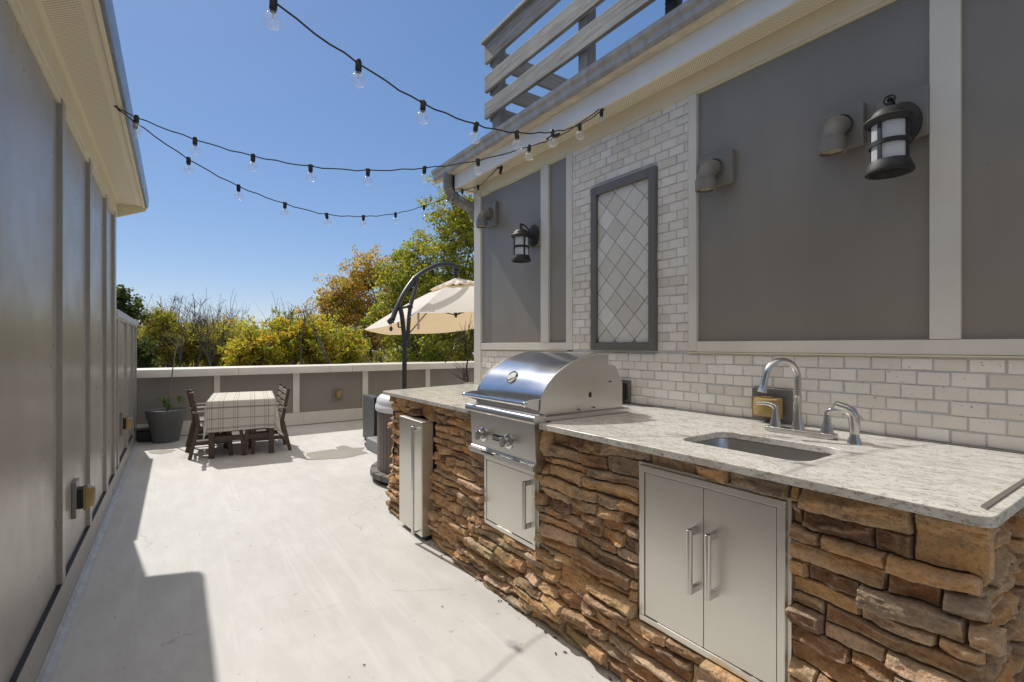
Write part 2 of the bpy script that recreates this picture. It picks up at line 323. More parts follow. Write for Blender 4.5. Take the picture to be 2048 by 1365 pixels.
# ------------------------------------------------------------------ setting: ground, deck
g=MB(); g.add([(-900,-900,-9),(900,-900,-9),(900,900,-9),(-900,900,-9)],[(0,1,2,3)]); tag(g.build('ground','ground'),kind='structure')
d=MB(); d.box(-6,9.6,-5,9.9,-.35,0); tag(d.build('deck','deck'),kind='structure')
def sheet(name,pts,z,mat,jit=0.,sub=6):
    P=[]
    for a,b in zip(pts,pts[1:]+pts[:1]):
        for k in range(sub):
            q=a.lerp(b,k/sub); j=noise.noise_vector(q*9)*jit+noise.noise_vector(q*23)*jit*.5; P.append((q.x+j.x,q.y+j.y,z))
    mb=MB(); mb.add(P,[tuple(range(len(P)))]); return tag(mb.build(name,mat),kind='structure')
px=[(395,690),(430,650),(600,630),(780,600),(900,612),(860,565),(960,545),(1130,582),(1290,575),(1230,625),(1330,655),(1200,690),(1000,735),(480,762)]
sheet('damp_patch',[gz(560+a/7.585,820+b/7.585) for a,b in px],.004,'wet',.03)
sheet('damp_patch',[gz(u,v) for u,v in [(297,903),(320,900),(352,901),(345,905),(318,909),(300,907)]],.004,'wet',.03)
lt=MB()
for i in range(60):
    x,y=rnd.uniform(-.3,1.6),rnd.uniform(1.2,9.2); a=rnd.uniform(0,6.3); r=rnd.uniform(.002,.008); q=r*rnd.uniform(.3,.8); ca,sa=math.cos(a),math.sin(a)
    lt.add([(x+ca*r,y+sa*r,.004),(x-sa*q,y+ca*q,.007),(x-ca*r,y-sa*r,.004),(x+sa*q,y-ca*q,.005)],[(0,1,2,3)])
for i in range(60):
    y=rnd.uniform(.6,3.6); x=1.62-abs(rnd.gauss(0,.03)); r=rnd.uniform(.004,.014); a=rnd.uniform(0,6.3); ca,sa=math.cos(a),math.sin(a)
    lt.add([(x+ca*r,y+sa*r,.004),(x-sa*r*.5,y+ca*r*.5,.008),(x-ca*r,y-sa*r,.004),(x+sa*r*.5,y-ca*r*.5,.005)],[(0,1,2,3)])
tag(lt.build('leaf_litter','soil'),'dry leaf crumbs and grit scattered over the pale deck','litter',kind='stuff')
# ------------------------------------------------------------------ left house (slightly turned)
LR=-(math.atan((U0-UVP)/F)-math.atan((U0-352.)/F))
lh=thing('house','taupe board and batten house wall with an overhanging eave along the left','house',(0,0,0),LR)
XF=-.4995; XP=-.524
def lp(name,mb,mat,bev=.002,**k): return mb.build(name,mat,lh,bev,local=True,**k)
lp('wall',MB().box(-5,XP,-4,6.36,-.3,2.97),'panel_bounce',0)
for i,(a,b) in enumerate([(1.9,2.42),(3.517,3.60),(4.536,4.625),(5.53,5.655),(6.21,6.37)]):
    if i: lp('batten',MB().box(XP-.002,XF-.001,a,b,.215,2.83),'trim' if 0 else 'panel_bounce')
lp('batten',MB().box(XP-.002,XF-.001,2.33,2.425,.215,2.83),'panel_bounce')
lp('batten',MB().box(XP-.002,XF-.001,1.2,1.29,.215,2.83),'panel_bounce')
lp('skirting',MB().box(XP-.003,XF,-4,9.58,-.0,.21),'panel_bounce',.003)
lp('flashing',MB().box(XP-.001,XF-.004,-4,9.57,.2,.2145),'outlet_black',0)
sl=MB()
def f_seal(i,j):
    y=-2+11.5*i; x=[XF+.001,XF+.012,XF+.034+noise.noise((y*1.7,0,3))*.012+noise.noise((y*6,0,8))*.004][int(round(j*2))]; z=[.045,.014,.003][int(round(j*2))]
    return (x,y,z)
bm_grid(sl,220,2,f_seal); lp('sealant',sl,'seal',0)
lp('frieze_board',MB().box(XP-.001,XF+.002,-4,6.42,2.83,2.968),'frieze',.003)
lp('crown_strip',MB().box(XP-.001,XF-.008,-4,6.40,2.80,2.8285),'frieze',.003)
sf=MB(); sf.box(-.53,-.285,-4,6.44,2.97,2.985); so=lp('soffit',sf,'soffit_l',0)
lp('fascia',MB().prism([(-.29,2.955),(-.268,2.955),(-.268,3.12),(-.29,3.12)],'y',-4,6.47),'frieze',.003)
gt=MB().prism([(-.267,2.965),(-.252,2.965),(-.242,2.99),(-.238,3.075),(-.243,3.082),(-.267,3.082)],'y',-4,6.49); lp('gutter',gt,'blue_gutter',.002)
lp('rake_board',MB().prism([(-1.6,2.83),(-.5,2.83),(-.268,2.93),(-.25,2.97),(-.25,3.05),(-1.6,3.32)],'y',6.445,6.475),'frieze',.003)
lp('roof',MB().add([(-.262,-4,3.09),(-.262,6.485,3.09),(-5,6.485,4.2),(-5,-4,4.2)],[(0,1,2,3)]),'roof',0)
# low parapet that carries on from the left house
pw=thing('parapet_wall','low taupe batten wall with pale metal coping behind the left house corner','wall',(0,0,0),LR)
def pp(name,mb,mat,bev=.002): return mb.build(name,mat,pw,bev,local=True)
pp('wall',MB().box(-.78,XP-.003,6.37,9.62,-.3,1.79),'panel_bounce',0)
for a,b in [(6.576,6.742),(7.731,7.967),(8.8,8.93),(9.46,9.58)]: pp('batten',MB().box(XP-.004,XF-.003,a,b-.02,.215,1.78),'panel_bounce')
pp('top_board',MB().box(XP-.004,XF-.001,6.38,9.6,1.775,1.80),'panel_bounce')
cp=MB()
for a,b in [(6.39,6.85),(6.853,8.05),(8.053,9.63)]: cp.prism([(-.82,1.80),(XF+.012,1.80),(XF+.014,1.872),(-.82,1.89)],'y',a,b)
pp('coping',cp,'patch',.003)
# ------------------------------------------------------------------ far parapet
fp=thing('parapet_wall','taupe panelled parapet with a pale metal coping across the far end','wall',(0,9.72,0))
def fpp(name,mb,mat,bev=.002): return mb.build(name,mat,fp,bev)
fpp('wall',MB().box(-.55,9.6,9.74,9.9,-.3,1.0),'panel',0)
for a,b in [(-.50,-.44),(.616,.704),(1.873,1.986),(3.175,3.288),(4.56,4.667),(5.85,5.96),(7.15,7.26)]: fpp('stile',MB().box(a,b,9.715,9.742,.243,.985),'trim')
br=MB()
for a,b in [(-.5,.35),(.353,2.05),(2.053,3.9),(3.903,5.7),(5.703,9.5)]: br.box(a,b,9.705,9.743,.012,.24)
fpp('base_rail',br,'trim',.003)
cp=MB(); px_=[-.47,.979,2.518,2.948,4.6,6.3,9.6]
for i,(a,b) in enumerate(zip(px_,px_[1:])):
    e=.006 if i in (3,) else 0; cp.prism([(9.615-e,.985),(9.62-e,1.098+e),(9.63,1.112+e),(9.94,1.13+e),(9.94,1.0)],'x',a,b-.004)
fpp('coping',cp,'trim',.003)
# ------------------------------------------------------------------ right house
XW=2.70
rh=thing('house','taupe panelled house wall with travertine brick column and wide eave on the right','house',(XW,1,0))
def rp(name,mb,mat,bev=.002,**k): return mb.build(name,mat,rh,bev,**k)
rp('wall',MB().box(XW,9,-4,4.47,-.3,3.3),'panel',0)
T0=2.675
rp('corner_board',MB().box(T0,XW+.09,4.358,4.492,-.1,3.19),'trim',.003)
rp('corner_board',MB().box(XW+.091,XW+.2,4.465,4.494,-.1,3.19),'trim',.003)
rp('stile',MB().box(T0+.002,XW+.01,3.244,3.348,1.527,3.082),'trim')
rp('stile',MB().box(T0+.002,XW+.01,2.938,3.011,1.464,3.082),'trim')
rp('stile',MB().box(T0+.001,XW+.01,1.796,1.853,1.462,3.082),'trim')
rp('stile',MB().box(T0+.002,XW+.01,.563,.664,1.527,3.082),'trim')
rp('stile',MB().box(T0+.002,XW+.01,-.75,-.65,1.527,3.082),'trim')
rp('rail',MB().box(T0+.003,XW+.01,3.012,4.357,1.464,1.525),'trim')
rp('rail',MB().box(T0,XW+.01,-4,1.795,1.46,1.525),'trim',.003)
rp('drip_edge',MB().box(T0-.004,XW,-4,1.853,1.452,1.459),'frieze',0)
rp('drip_edge',MB().box(T0-.004,XW,3.0,4.357,1.456,1.463),'frieze',0)
rp('frieze_board',MB().box(T0-.003,XW+.01,-4,4.497,3.083,3.199),'frieze',.003)
rp('bed_strip',MB().box(T0+.006,XW+.01,-4,4.357,3.070,3.0825),'frieze',.002)
rp('soffit',MB().box(2.52,XW+.4,-4,4.60,3.2,3.212),'soffit_r',0)
rp('fascia',MB().box(2.50,2.52,-4,4.72,3.188,3.40),'fascia',.003)
rp('rake_board',MB().prism([(2.5,3.188),(3.1,3.188),(3.1,3.55),(2.5,3.40)],'y',4.602,4.66),'frieze',.002); rp('gutter_stop',MB().box(2.505,2.53,4.721,4.925,3.40,3.44),'gutter',0)
gu=MB().prism([(2.499,3.337),(2.42,3.337),(2.405,3.36),(2.40,3.395),(2.383,3.415),(2.378,3.445),(2.388,3.449),(2.40,3.44),(2.499,3.44)],'y',-4,4.93); rp('gutter',gu,'gutter',0,ang=20); rp('gutter_underside_bounce',MB().box(2.424,2.497,-4,4.925,3.3345,3.3368),'gutter_bounce',0)  # underside strip carries the bounced light in its colour
# downspout: ribbed rectangular elbow swinging back to the corner board
dp=[gx(897,348,2.455),gx(896,362,2.455),gx(897,378,2.47),gx(904,391,2.50),gx(915,401,2.555),gx(930,410,2.62),gx(945,419,2.69),V((2.755,4.55,2.90)),V((2.768,4.54,2.82)),V((2.768,4.54,2.6)),V((2.768,4.54,.1))]
ds=MB()
def dens(pts,k):
    out=[]
    for a,b in zip(pts,pts[1:]): out+=[a.lerp(b,i/k) for i in range(k)]
    return out+[pts[-1]]
dd=dens(dp[:9],6); ds.tube(dd,[.064+(.004 if (i//2)%2 else 0) for i in range(len(dd))],8,True,False,.8); ds.tube(dp[8:],.06,8,True,False,.8)
rp('downspout',ds,'downpipe',0)
rp('roof',MB().add([(2.40,-4,3.452),(2.40,4.94,3.452),(9,4.94,4.6),(9,-4,4.6)],[(0,1,2,3)]),'roof',0)
rp('roof_edge',MB().box(2.43,2.60,-4,4.94,3.45,3.462),'patch',.002)
def bricks(y0,y1,z0,z1,bw,bh,gap,seed,holes=(),x=2.682,top=None):
    r=random.Random(seed); mb=MB(); tone=[]; row=0; z=z0
    while z<z1-.008:
        zt=min(z+bh-gap,z1); y=y0-(bw*.5 if row%2 else 0)-.02
        while y<y1:
            a,b=max(y,y0),min(y+bw-gap,y1); y+=bw
            if b-a<.012: continue
            segs=[(a,b)]
            for (h0,h1,k0,k1) in holes:
                if zt>k0+.004 and z<k1-.004:
                    ns=[]
                    for (p,q) in segs:
                        if q<=h0 or p>=h1: ns.append((p,q))
                        else:
                            if p<h0: ns.append((p,h0))
                            if q>h1: ns.append((h1,q))
                    segs=ns
            for p,q in segs:
                if q-p<.01: continue
                j=lambda s=.0013: r.gauss(0,s)
                o=x+j(.0012); c=.0035+abs(j(.0015)); zz0,zz1=z+j(),zt+j(); pp_,qq=p+j(),q+j()
                fr=[(o,pp_+c+j(),zz0+c+j()),(o,qq-c+j(),zz0+c+j()),(o,qq-c+j(),zz1-c+j()),(o,pp_+c+j(),zz1-c+j())]
                md=[(o+c,pp_,zz0),(o+c,qq,zz0),(o+c,qq,zz1),(o+c,pp_,zz1)]; bk=[(XW,pp_,zz0),(XW,qq,zz0),(XW,qq,zz1),(XW,pp_,zz1)]
                mb.add(fr+md+bk,[(3,2,1,0)]+[(k,(k+1)%4,4+(k+1)%4,4+k) for k in range(4)]+[(4+k,4+(k+1)%4,8+(k+1)%4,8+k) for k in range(4)])
                tone+=[min(1,max(0,r.gauss(.52,.2)))]*9
        z+=bh; row+=1
    mb.tone=tone; return mb
def build_tone(mb,name,mat,root,smooth=False):
    tone=mb.tone
    me=bpy.data.meshes.new(name); iv=ROOTM[root.name].inverted(); me.from_pydata([tuple(iv@V(p)) for p in mb.v],[],mb.f)
    me.materials.append(M[mat]); a=me.attributes.new('tone','FLOAT','FACE'); a.data.foreach_set('value',tone)
    me.polygons.foreach_set('use_smooth',[smooth]*len(mb.f)); me.update()
    bm=bmesh.new(); bm.from_mesh(me); bmesh.ops.recalc_face_normals(bm,faces=bm.faces); bm.to_mesh(me); bm.free()
    o=bpy.data.objects.new(name,me); COL.objects.link(o); o.parent=root; return o
rp('grout_bed',MB().box(2.6865,XW+.004,-4,4.357,.95,1.4515),'grout',0)
rp('grout_bed',MB().box(2.687,XW+.004,1.853,2.938,1.452,3.0825),'grout',0)
build_tone(bricks(-3.9,4.356,1.088,1.4505,.113,.0605,.0055,3),'backsplash_bricks','brick',rh)
build_tone(bricks(1.856,2.936,1.468,3.081,.113,.0605,.0055,5,[(2.096,2.704,1.462,2.714)]),'column_bricks','brick',rh)
# framed diamond panel
fm=MB()
for a in ((2.096,2.152,1.464,2.712),(2.648,2.704,1.464,2.712),(2.1525,2.6475,1.4645,1.522),(2.1525,2.6475,2.650,2.7115)): fm.box(2.655,2.70,*a)
tf=rp('tile_frame',fm,'dark_trim',.003)
def clip(poly,x0,x1,y0,y1):
    def cl(p,ins,itx):
        out=[]
        for i in range(len(p)):
            a,b=p[i-1],p[i]
            if ins(b):
                if not ins(a): out.append(itx(a,b))
                out.append(b)
            elif ins(a): out.append(itx(a,b))
        return out
    def ix(c): return lambda a,b:(c,a[1]+(b[1]-a[1])*(c-a[0])/(b[0]-a[0]))
    def iy(c): return lambda a,b:(a[0]+(b[0]-a[0])*(c-a[1])/(b[1]-a[1]),c)
    for ins,it in ((lambda q:q[0]>=x0,ix(x0)),(lambda q:q[0]<=x1,ix(x1)),(lambda q:q[1]>=y0,iy(y0)),(lambda q:q[1]<=y1,iy(y1))):
        if poly: poly=cl(poly,ins,it)
    return poly
tm=MB(); tt=[]; rt=random.Random(11); hd=.0905
for i in range(-2,12):
    for k in range(-2,30):
        cy=2.20+hd*(2*i+(k%2)); cz=1.54+hd*k; h=hd-.004
        p=clip([(cy-h,cz),(cy,cz-h),(cy+h,cz),(cy,cz+h)],2.1535,2.6465,1.523,2.649)
        if len(p)<3: continue
        ar=abs(sum(p[j-1][0]*p[j][1]-p[j][0]*p[j-1][1] for j in range(len(p))))/2
        if ar<2e-4: continue
        my,mz=sum(q[0] for q in p)/len(p),sum(q[1] for q in p)/len(p); o=2.678+rt.gauss(0,.001); n=len(p)
        fr=[(o,my+(q[0]-my)*.965,mz+(q[1]-mz)*.965) for q in p]; md=[(o+.003,q[0],q[1]) for q in p]; bk=[(XW,q[0],q[1]) for q in p]
        tm.add(fr+md+bk,[tuple(range(n))]+[(j,(j+1)%n,n+(j+1)%n,n+j) for j in range(n)]+[(n+j,n+(j+1)%n,2*n+(j+1)%n,2*n+j) for j in range(n)]); tt+=[min(1,max(0,rt.gauss(.5,.28)))]*(2*n+1)
tm.tone=tt; build_tone(tm,'diamond_tiles','tile',rh)
# ------------------------------------------------------------------ wall fixtures
def vent(label,Y0,Y1,Z0,Z1):
    t=thing('exhaust_vent',label,'vent',(XW,(Y0+Y1)/2,(Z0+Z1)/2),0,'elbow vents on the panelled wall'); c=(Y0+Y1)/2; z=(Z0+Z1)/2
    MB().box(2.662,XW,Y0,Y1,Z0,Z1).build('backing_plate','vent',t,.003)
    e=MB(); r=.083; pts=[(2.66,c,z+.005)]+[(2.648-r*math.sin(a),c,z+.005-r+r*math.cos(a)) for a in [R_(k*9) for k in range(11)]]
    e.tube(pts,.050,20); x=2.648-r; zz=z+.005-r
    e.lathe([(.050,.002),(.0575,.0),(.0575,-.062),(.049,-.062),(.049,-.035)],(x,c,zz),28); e.lathe([(.058,0),(.058,.012),(.05,.018)],(2.645,c,z+.005),24,'x'); e.build('elbow','vent',t,ang=35)
    MB().lathe([(.049,-.046),(.001,-.0455)],(x,c,zz),24).build('duct','outlet_black',t)
    s=MB()
    for k in range(-3,4): w=math.sqrt(max(0,.0485**2-(k*.0135)**2)); s.box(x+k*.0135-.0022,x+k*.0135+.0022,c-w,c+w,zz-.0485,zz-.0462)
    s.build('grille','frieze',t); return t
vent('taupe elbow vent beside the corner board, left of the first lantern',4.055,4.25,2.716,2.95)
vent('taupe elbow vent on its own at the left edge of the large wall panel',1.551,1.77,2.454,2.644)
vent('taupe elbow vent right beside the large nearby lantern',.902,1.09,2.455,2.65)
def lantern(label,Yc,plate):
    t=thing('wall_lantern',label,'lantern',(XW,Yc,2.49),0,'bronze lanterns on the panelled wall')
    MB().box(2.668,XW,*plate).build('backing_board','vent',t,.003)
    b=MB(); vs=[(0.098,0),(.098,.010),(.085,.02),(.04,.028),(.001,.03)]
    for i,(r,h) in enumerate(vs): pass
    b.lathe([(.098,0),(.098,-.010),(.086,-.02),(.04,-.028),(.001,-.03)],(2.668,Yc,2.485),32,'x'); 
    b.v=[(p[0],Yc+(p[1]-Yc)*.78,p[2]) for p in b.v]; b.build('backplate','bronze',t)
    x=2.525; a=MB()
    a.tube([(2.645,Yc,2.455),(2.628,Yc,2.49),(2.605,Yc,2.53),(2.575,Yc,2.558),(2.545,Yc,2.568),(2.525,Yc,2.564),(2.515,Yc,2.552)],.0065,10); a.build('arm','bronze',t)
    rg=MB(); rg.tube([(x,Yc+.02*math.sin(k*math.pi/8),2.556+.019*math.cos(k*math.pi/8)) for k in range(17)],.0035,8); rg.lathe([(.006,.0),(.011,-.006),(.012,-.016),(.005,-.026)],(x,Yc,2.548),16); rg.build('hanging_ring','bronze',t)
    MB().lathe([(.006,2.526),(.022,2.524),(.045,2.515),(.060,2.502),(.068,2.488),(.070,2.480),(.090,2.470),(.092,2.463),(.088,2.457),(.078,2.452),(.074,2.447),(.02,2.448),(.001,2.448)],(x,Yc,0),40).build('cap','bronze',t,ang=50)
    MB().lathe([(.063,2.282),(.063,2.449)],(x,Yc,0),36).build('shade','frost',t)
    c=MB()
    for k in range(4):
        an=R_(78+90*k); c.bar((x+.069*math.cos(an),Yc+.069*math.sin(an),2.27),(x+.069*math.cos(an),Yc+.069*math.sin(an),2.45),.014,.007,(math.cos(an),math.sin(an),0))
    c.lathe([(.066,2.355),(.0735,2.355),(.0735,2.374),(.066,2.374),(.066,2.355)],(x,Yc,0),40); c.build('cage','bronze',t,ang=50)
    MB().lathe([(.058,2.288),(.073,2.290),(.077,2.276),(.087,2.252),(.086,2.241),(.07,2.238),(.068,2.247),(.058,2.262),(.058,2.288)],(x,Yc,0),40).build('base_ring','bronze',t,ang=50)
lantern('small looking bronze lantern near the house corner, left of the brick column',3.43,(3.349,3.531,2.394,2.62))
lantern('large nearby bronze lantern with frosted glass beside the wide right stile',.76,(.665,.855,2.415,2.63))
def outlet(label,O,nrm,w=.10,h=.135,back=(.14,.2),gp=None,cov='amber'):
    # weatherproof outlet: backing board, black box, bulging translucent cover; nrm is the way it faces
    ang=math.atan2(nrm[1],nrm[0]); t=thing('outlet_box',label,'outlet',O,ang,'bubble cover outlets on the walls'); 
    MB().box(0,.022,-back[0]/2,back[0]/2,-back[1]/2,back[1]/2).build('backing_board',gp or 'panel',t,.003,local=True)
    MB().box(.022,.052,-w*.44,w*.44,-h*.47,h*.47).build('box','outlet_black',t,.003,local=True)
    c=MB(); n=10
    def fn(i,j):
        y=(i-.5)*w; z=(j-.5)*h; e=max(abs(i-.5),abs(j-.5))*2; return (.066+.012+.030*(1-(2*i-1)**2)*(1-.35*(2*j-1)**4) if e<.999 else .066,y*(1-.12*(abs(2*j-1)**3)),z)
    bm_grid(c,14,14,fn); c.box(.052,.067,-w*.53,w*.53,-h*.53,h*.53); c.box(.052,.07,-w*.2,w*.2,h*.53,h*.58)
    c.build('cover',cov,t,local=True,ang=50); return t
def lw(y): return (XP*math.cos(LR)-y*math.sin(LR), XP*math.sin(LR)+y*math.cos(LR))
a=lw(4.02); outlet('nearest yellowed outlet cover low on the left batten wall',(a[0],a[1],.55),(1,0),.10,.13,(.14,.22))
a=lw(7.15); outlet('farther yellowed outlet cover low on the left batten wall, short of the pot',(a[0],a[1],.60),(1,0),.10,.13,(.16,.26))
outlet('brown outlet cover on a taupe square in the far parapet',(2.692,9.74,.54),(0,-1),.10,.14,(.21,.225),'vent')
outlet('amber outlet cover on the travertine backsplash behind the tap',(2.682,1.33,1.168),(-1,0),.145,.10,(.21,.19),'dark_trim')
outlet('grey outlet box on the backsplash close behind the grill',(2.682,2.375,1.172),(-1,0),.075,.12,(.11,.16),'dark_trim','outlet_black')
# ------------------------------------------------------------------ roof screen and flue
sc=thing('privacy_screen','weathered grey board screen standing on the right roof','screen',(2.8,3,3.55))
for z0,z1 in ((3.95,4.12),(4.235,4.41),(4.545,4.745)):
    MB().box(2.78,2.82,-1.2,4.45,z0,z1).build('board','wood',sc,.005)
    MB().box(2.825,5.6,4.375,4.415,z0-.03,z1-.03).build('side_board','woodx',sc,.005)
    MB().box(5.56,5.6,-1.2,4.37,z0-.03,z1-.03).build('back_board','wood',sc,.005)
MB().box(2.74,2.9,-1.2,4.46,4.749,4.785).build('cap_rail','wood',sc,.005)
for y0 in (4.255,2.915,1.3,-.4): MB().box(2.823,2.93,y0,y0+.105,3.50,4.745).build('post','post',sc,.005)
MB().box(5.45,5.555,4.25,4.37,3.9,4.7).build('post','post',sc,.005)
fl=thing('roof_pipe','black ribbed flue pipe rising from the right roof','pipe',(2.92,2.14,3.5))
f=MB(); f.lathe([(.055+(.006 if k%2 else 0),3.45+k*.018) for k in range(50)],(2.92,2.14,0),24); f.build('pipe','black',fl); MB().lathe([(.11,3.5),(.075,3.56),(.07,3.6)],(2.92,2.14,0),24).build('boot','black',fl)
# ------------------------------------------------------------------ kitchen island
isl=thing('kitchen_island','outdoor kitchen island faced in brown ledge stone under a pale granite top','island',(2.1,2.2,0))
CZ0,CZ1=1.055,1.085
def ip(name,mb,mat,bev=.002,**k): return mb.build(name,mat,isl,bev,**k)
# countertop: one slab with a rounded sink hole and a grill cut-out
def rrect(x0,x1,y0,y1,r,n=8):
    out=[]
    for cx,cy,a0 in ((x1-r,y1-r,0),(x0+r,y1-r,90),(x0+r,y0+r,180),(x1-r,y0+r,270)):
        out+=[(cx+r*math.cos(R_(a0+90*k/n)),cy+r*math.sin(R_(a0+90*k/n))) for k in range(n+1)]
    return out
outer=[(1.645,.278),(XW-.019,.252),(XW-.019,4.36),(2.672,4.36),(2.672,4.57),(1.60,4.305),(1.585,4.285),(1.592,2.762),(1.70,2.762),(1.70,2.735),(2.33,2.735),(2.33,2.048),(1.70,2.048),(1.70,2.02),(1.603,2.02),(1.611,.32),(1.615,.305),(1.627,.287)]
SKX0,SKX1,SKY0,SKY1=1.83,2.20,.80,1.325
hole=rrect(SKX0,SKX1,SKY0,SKY1,.075)
def slab(outer,hole,z0,z1):
    bm=bmesh.new(); es=[]
    for lp_ in (outer,hole):
        vs=[bm.verts.new((p[0],p[1],z1)) for p in lp_]; es+=[bm.edges.new((vs[i-1],vs[i])) for i in range(len(vs))]
    bmesh.ops.triangle_fill(bm,edges=es,use_beauty=True); fs=list(bm.faces)
    r=bmesh.ops.extrude_face_region(bm,geom=fs); nv=[q for q in r['geom'] if isinstance(q,bmesh.types.BMVert)]
    for q in nv: q.co.z=z0
    bmesh.ops.recalc_face_normals(bm,faces=bm.faces); mb=MB(); bm.verts.index_update()
    mb.add([tuple(q.co) for q in bm.verts],[tuple(q.index for q in f_.verts) for f_ in bm.faces]); bm.free(); return mb
ip('countertop',slab(outer,hole,CZ0,CZ1),'granite',.007,seg=3)
stp=MB().prism([(gz(1972,1019,CZ1+.001).x,gz(1972,1019,0).y*0+.305),(2.4,.262+.028),(2.4,.262+.040),(1.70,.319)],'z',CZ1+.0005,CZ1+.004); ip('dark_strip',stp,'dark_trim',0)  # thin dark strip lying on the countertop near its right end
ip('caulk_line',MB().box(2.66,2.682,.26,4.357,CZ1,CZ1+.006),'dark_trim',.003)
# ledge stone veneer
FR,GR=(2.10,2.79,.79,1.1),None
HOLES=[(3.406,3.848,.0,.914),(2.058,2.736,.815,1.2),(2.112,2.658,.354,.815),(.776,1.394,.314,.987)]
def stone_face(a0,a1,z0,z1,mapf,seed,holes=(),dens=1.):
    r=random.Random(seed); mb=MB(); tone=[]
    cells=[]; z=z0
    while z<z1-.012:
        h=min(r.uniform(.080,.120),z1-z)
        if z1-(z+h)<.04: h=z1-z
        a=a0+r.uniform(-.12,0)
        while a<a1:
            w=r.uniform(.20,.46)
            k=r.random()
            if k<.12: cells.append((a,a+w*.62,z,z+h)); w*=.62
            else:
                m=h*r.uniform(.38,.62); 
                for (p,q) in ((z,z+m),(z+m,z+h)):
                    b=a
                    if r.random()<.5: cut=w*r.uniform(.3,.7); cells+= [(a,a+cut,p,q),(a+cut,a+w,p,q)]
                    else: cells.append((a,a+w,p,q))
            a+=w
        z+=h
    for (p,q,b,t) in cells:
        if p<=a0 and q>a0: p=a0+r.uniform(-.022,.028)
        p,q=max(p,a0-.03),min(q,a1)
        if q-p<.02: continue
        parts=[(p,q,b,t)]
        for (h0,h1,k0,k1) in holes:
            ns=[]
            for (p1,q1,b1,t1) in parts:
                if q1<=h0 or p1>=h1 or t1<=k0 or b1>=k1: ns.append((p1,q1,b1,t1)); continue
                if p1<h0: ns.append((p1,h0,b1,t1))
                if q1>h1: ns.append((h1,q1,b1,t1))
                pm,qm=max(p1,h0),min(q1,h1)
                if b1<k0-.012: ns.append((pm,qm,b1,k0))
                if t1>k1+.012: ns.append((pm,qm,k1,t1))
            parts=ns
        for (p1,q1,b1,t1) in parts:
            if q1-p1<.018 or t1-b1<.012: continue
            one_stone(mb,tone,p1,q1,b1,t1,mapf,r,any(abs(p1-h[1])<1e-6 or abs(q1-h[0])<1e-6 or abs(t1-h[2])<1e-6 or abs(b1-h[3])<1e-6 for h in holes))
    mb.tone=tone; return mb
def one_stone(mb,tone,p,q,b,t,mapf,r,edge):
    near=p<2.0; nx=max(6,int((q-p)/(.0062 if near else .009))); ny=max(6,int((t-b)/(.0055 if near else .0075))); sd=V((r.uniform(0,90),r.uniform(0,90),r.uniform(0,90)))
    base=r.uniform(.030,.074); gap=.0012; w,h=q-p,t-b; rd=min(r.uniform(.003,.008),.3*h,.3*w); vs=[]; ly=r.uniform(60,140); la=r.uniform(.0012,.0042); sl_t=r.gauss(0,.12)
    pl=[(r.gauss(0,.22),r.gauss(-.12,.48),r.uniform(0,.014)) for k in range(r.randint(3,6))]   # split faces of the rock
    pc=[(r.uniform(.1,.9),r.uniform(.1,.9)) for k in pl]
    for j in range(ny+1):
        for i in range(nx+1):
            s,u=i/nx,j/ny; a=p+gap+(w-2*gap)*s; z=b+gap+(h-2*gap)*u
            wz=.012*noise.noise((a*3.1,z*2.3,5.))+.007*noise.noise((a*9.,z*6,9.))+.0035*noise.noise((a*31.,z*9,19.)); wa=.010*noise.noise((a*6.,z*11.,31.))
            dx=min(s,1-s)*w; dz=min(u,1-u)*h; e=1.
            for dd_ in (dx,dz):
                if dd_<rd: k=1-dd_/rd; e*=math.sqrt(max(0,1-k*k*.97))
            jx=.10*noise.noise(V((a*13,z*21,0))+sd); jz=.10*noise.noise(V((a*17,z*27,5))+sd)
            fac=min(o_+gx_*(s-c_[0]+jx)*min(w,.14)+gz_*(u-c_[1]+jz)*h for (gx_,gz_,o_),c_ in zip(pl,pc))
            f1=noise.noise(V((a*8,z*18,0))+sd); f2=noise.noise(V((a*27,z*46,0))+sd); f3=noise.noise(V((a*60,z*85,7))+sd); f4=abs(noise.noise(V((a*12,z*30,7))+sd))
            f5=noise.noise(V(((z+sl_t*(a-p))*ly,a*5,2))+sd); f6=noise.cell(V((a*16+f2*1.5,(z+sl_t*(a-p))*34+f1,3))+sd)
            rel=max(.018,base+fac+.006*f1+.0045*f2+.0036*f3-.010*f4+la*f5+.0022*f6)
            vs.append(mapf(a+wa*e,z+wz,max(.004,min(.088,rel)*e+.001)))
    fs=[(j*(nx+1)+i,j*(nx+1)+i+1,(j+1)*(nx+1)+i+1,(j+1)*(nx+1)+i) for j in range(ny) for i in range(nx)]
    mb.add(vs,fs,True); tn=min(1,max(0,r.gauss(.45,.30))); tone+=[tn]*len(fs)
XB=1.705
def mfront(a,z,d): 
    zz=max(.004,min(CZ0-.003,z)); return (XB-d-(.040*max(0,1-zz/.62)), a, zz)
build_tone(stone_face(.29,4.275,.0,CZ0-.002,mfront,21,HOLES),'stone_veneer','stone',isl,False)
def mend(a,z,d): return (a,.345-d,max(.004,min(CZ0-.003,z)))
build_tone(stone_face(1.685,2.68,.0,CZ0-.002,mend,33),'stone_veneer','stone',isl,False)
def mfar(a,z,d): return (a,4.20+d+(a-1.7)*.27,max(.004,min(CZ0-.003,z)))
build_tone(stone_face(1.66,2.66,.0,CZ0-.002,mfar,35),'stone_veneer','stone',isl,False)
core=MB(); 
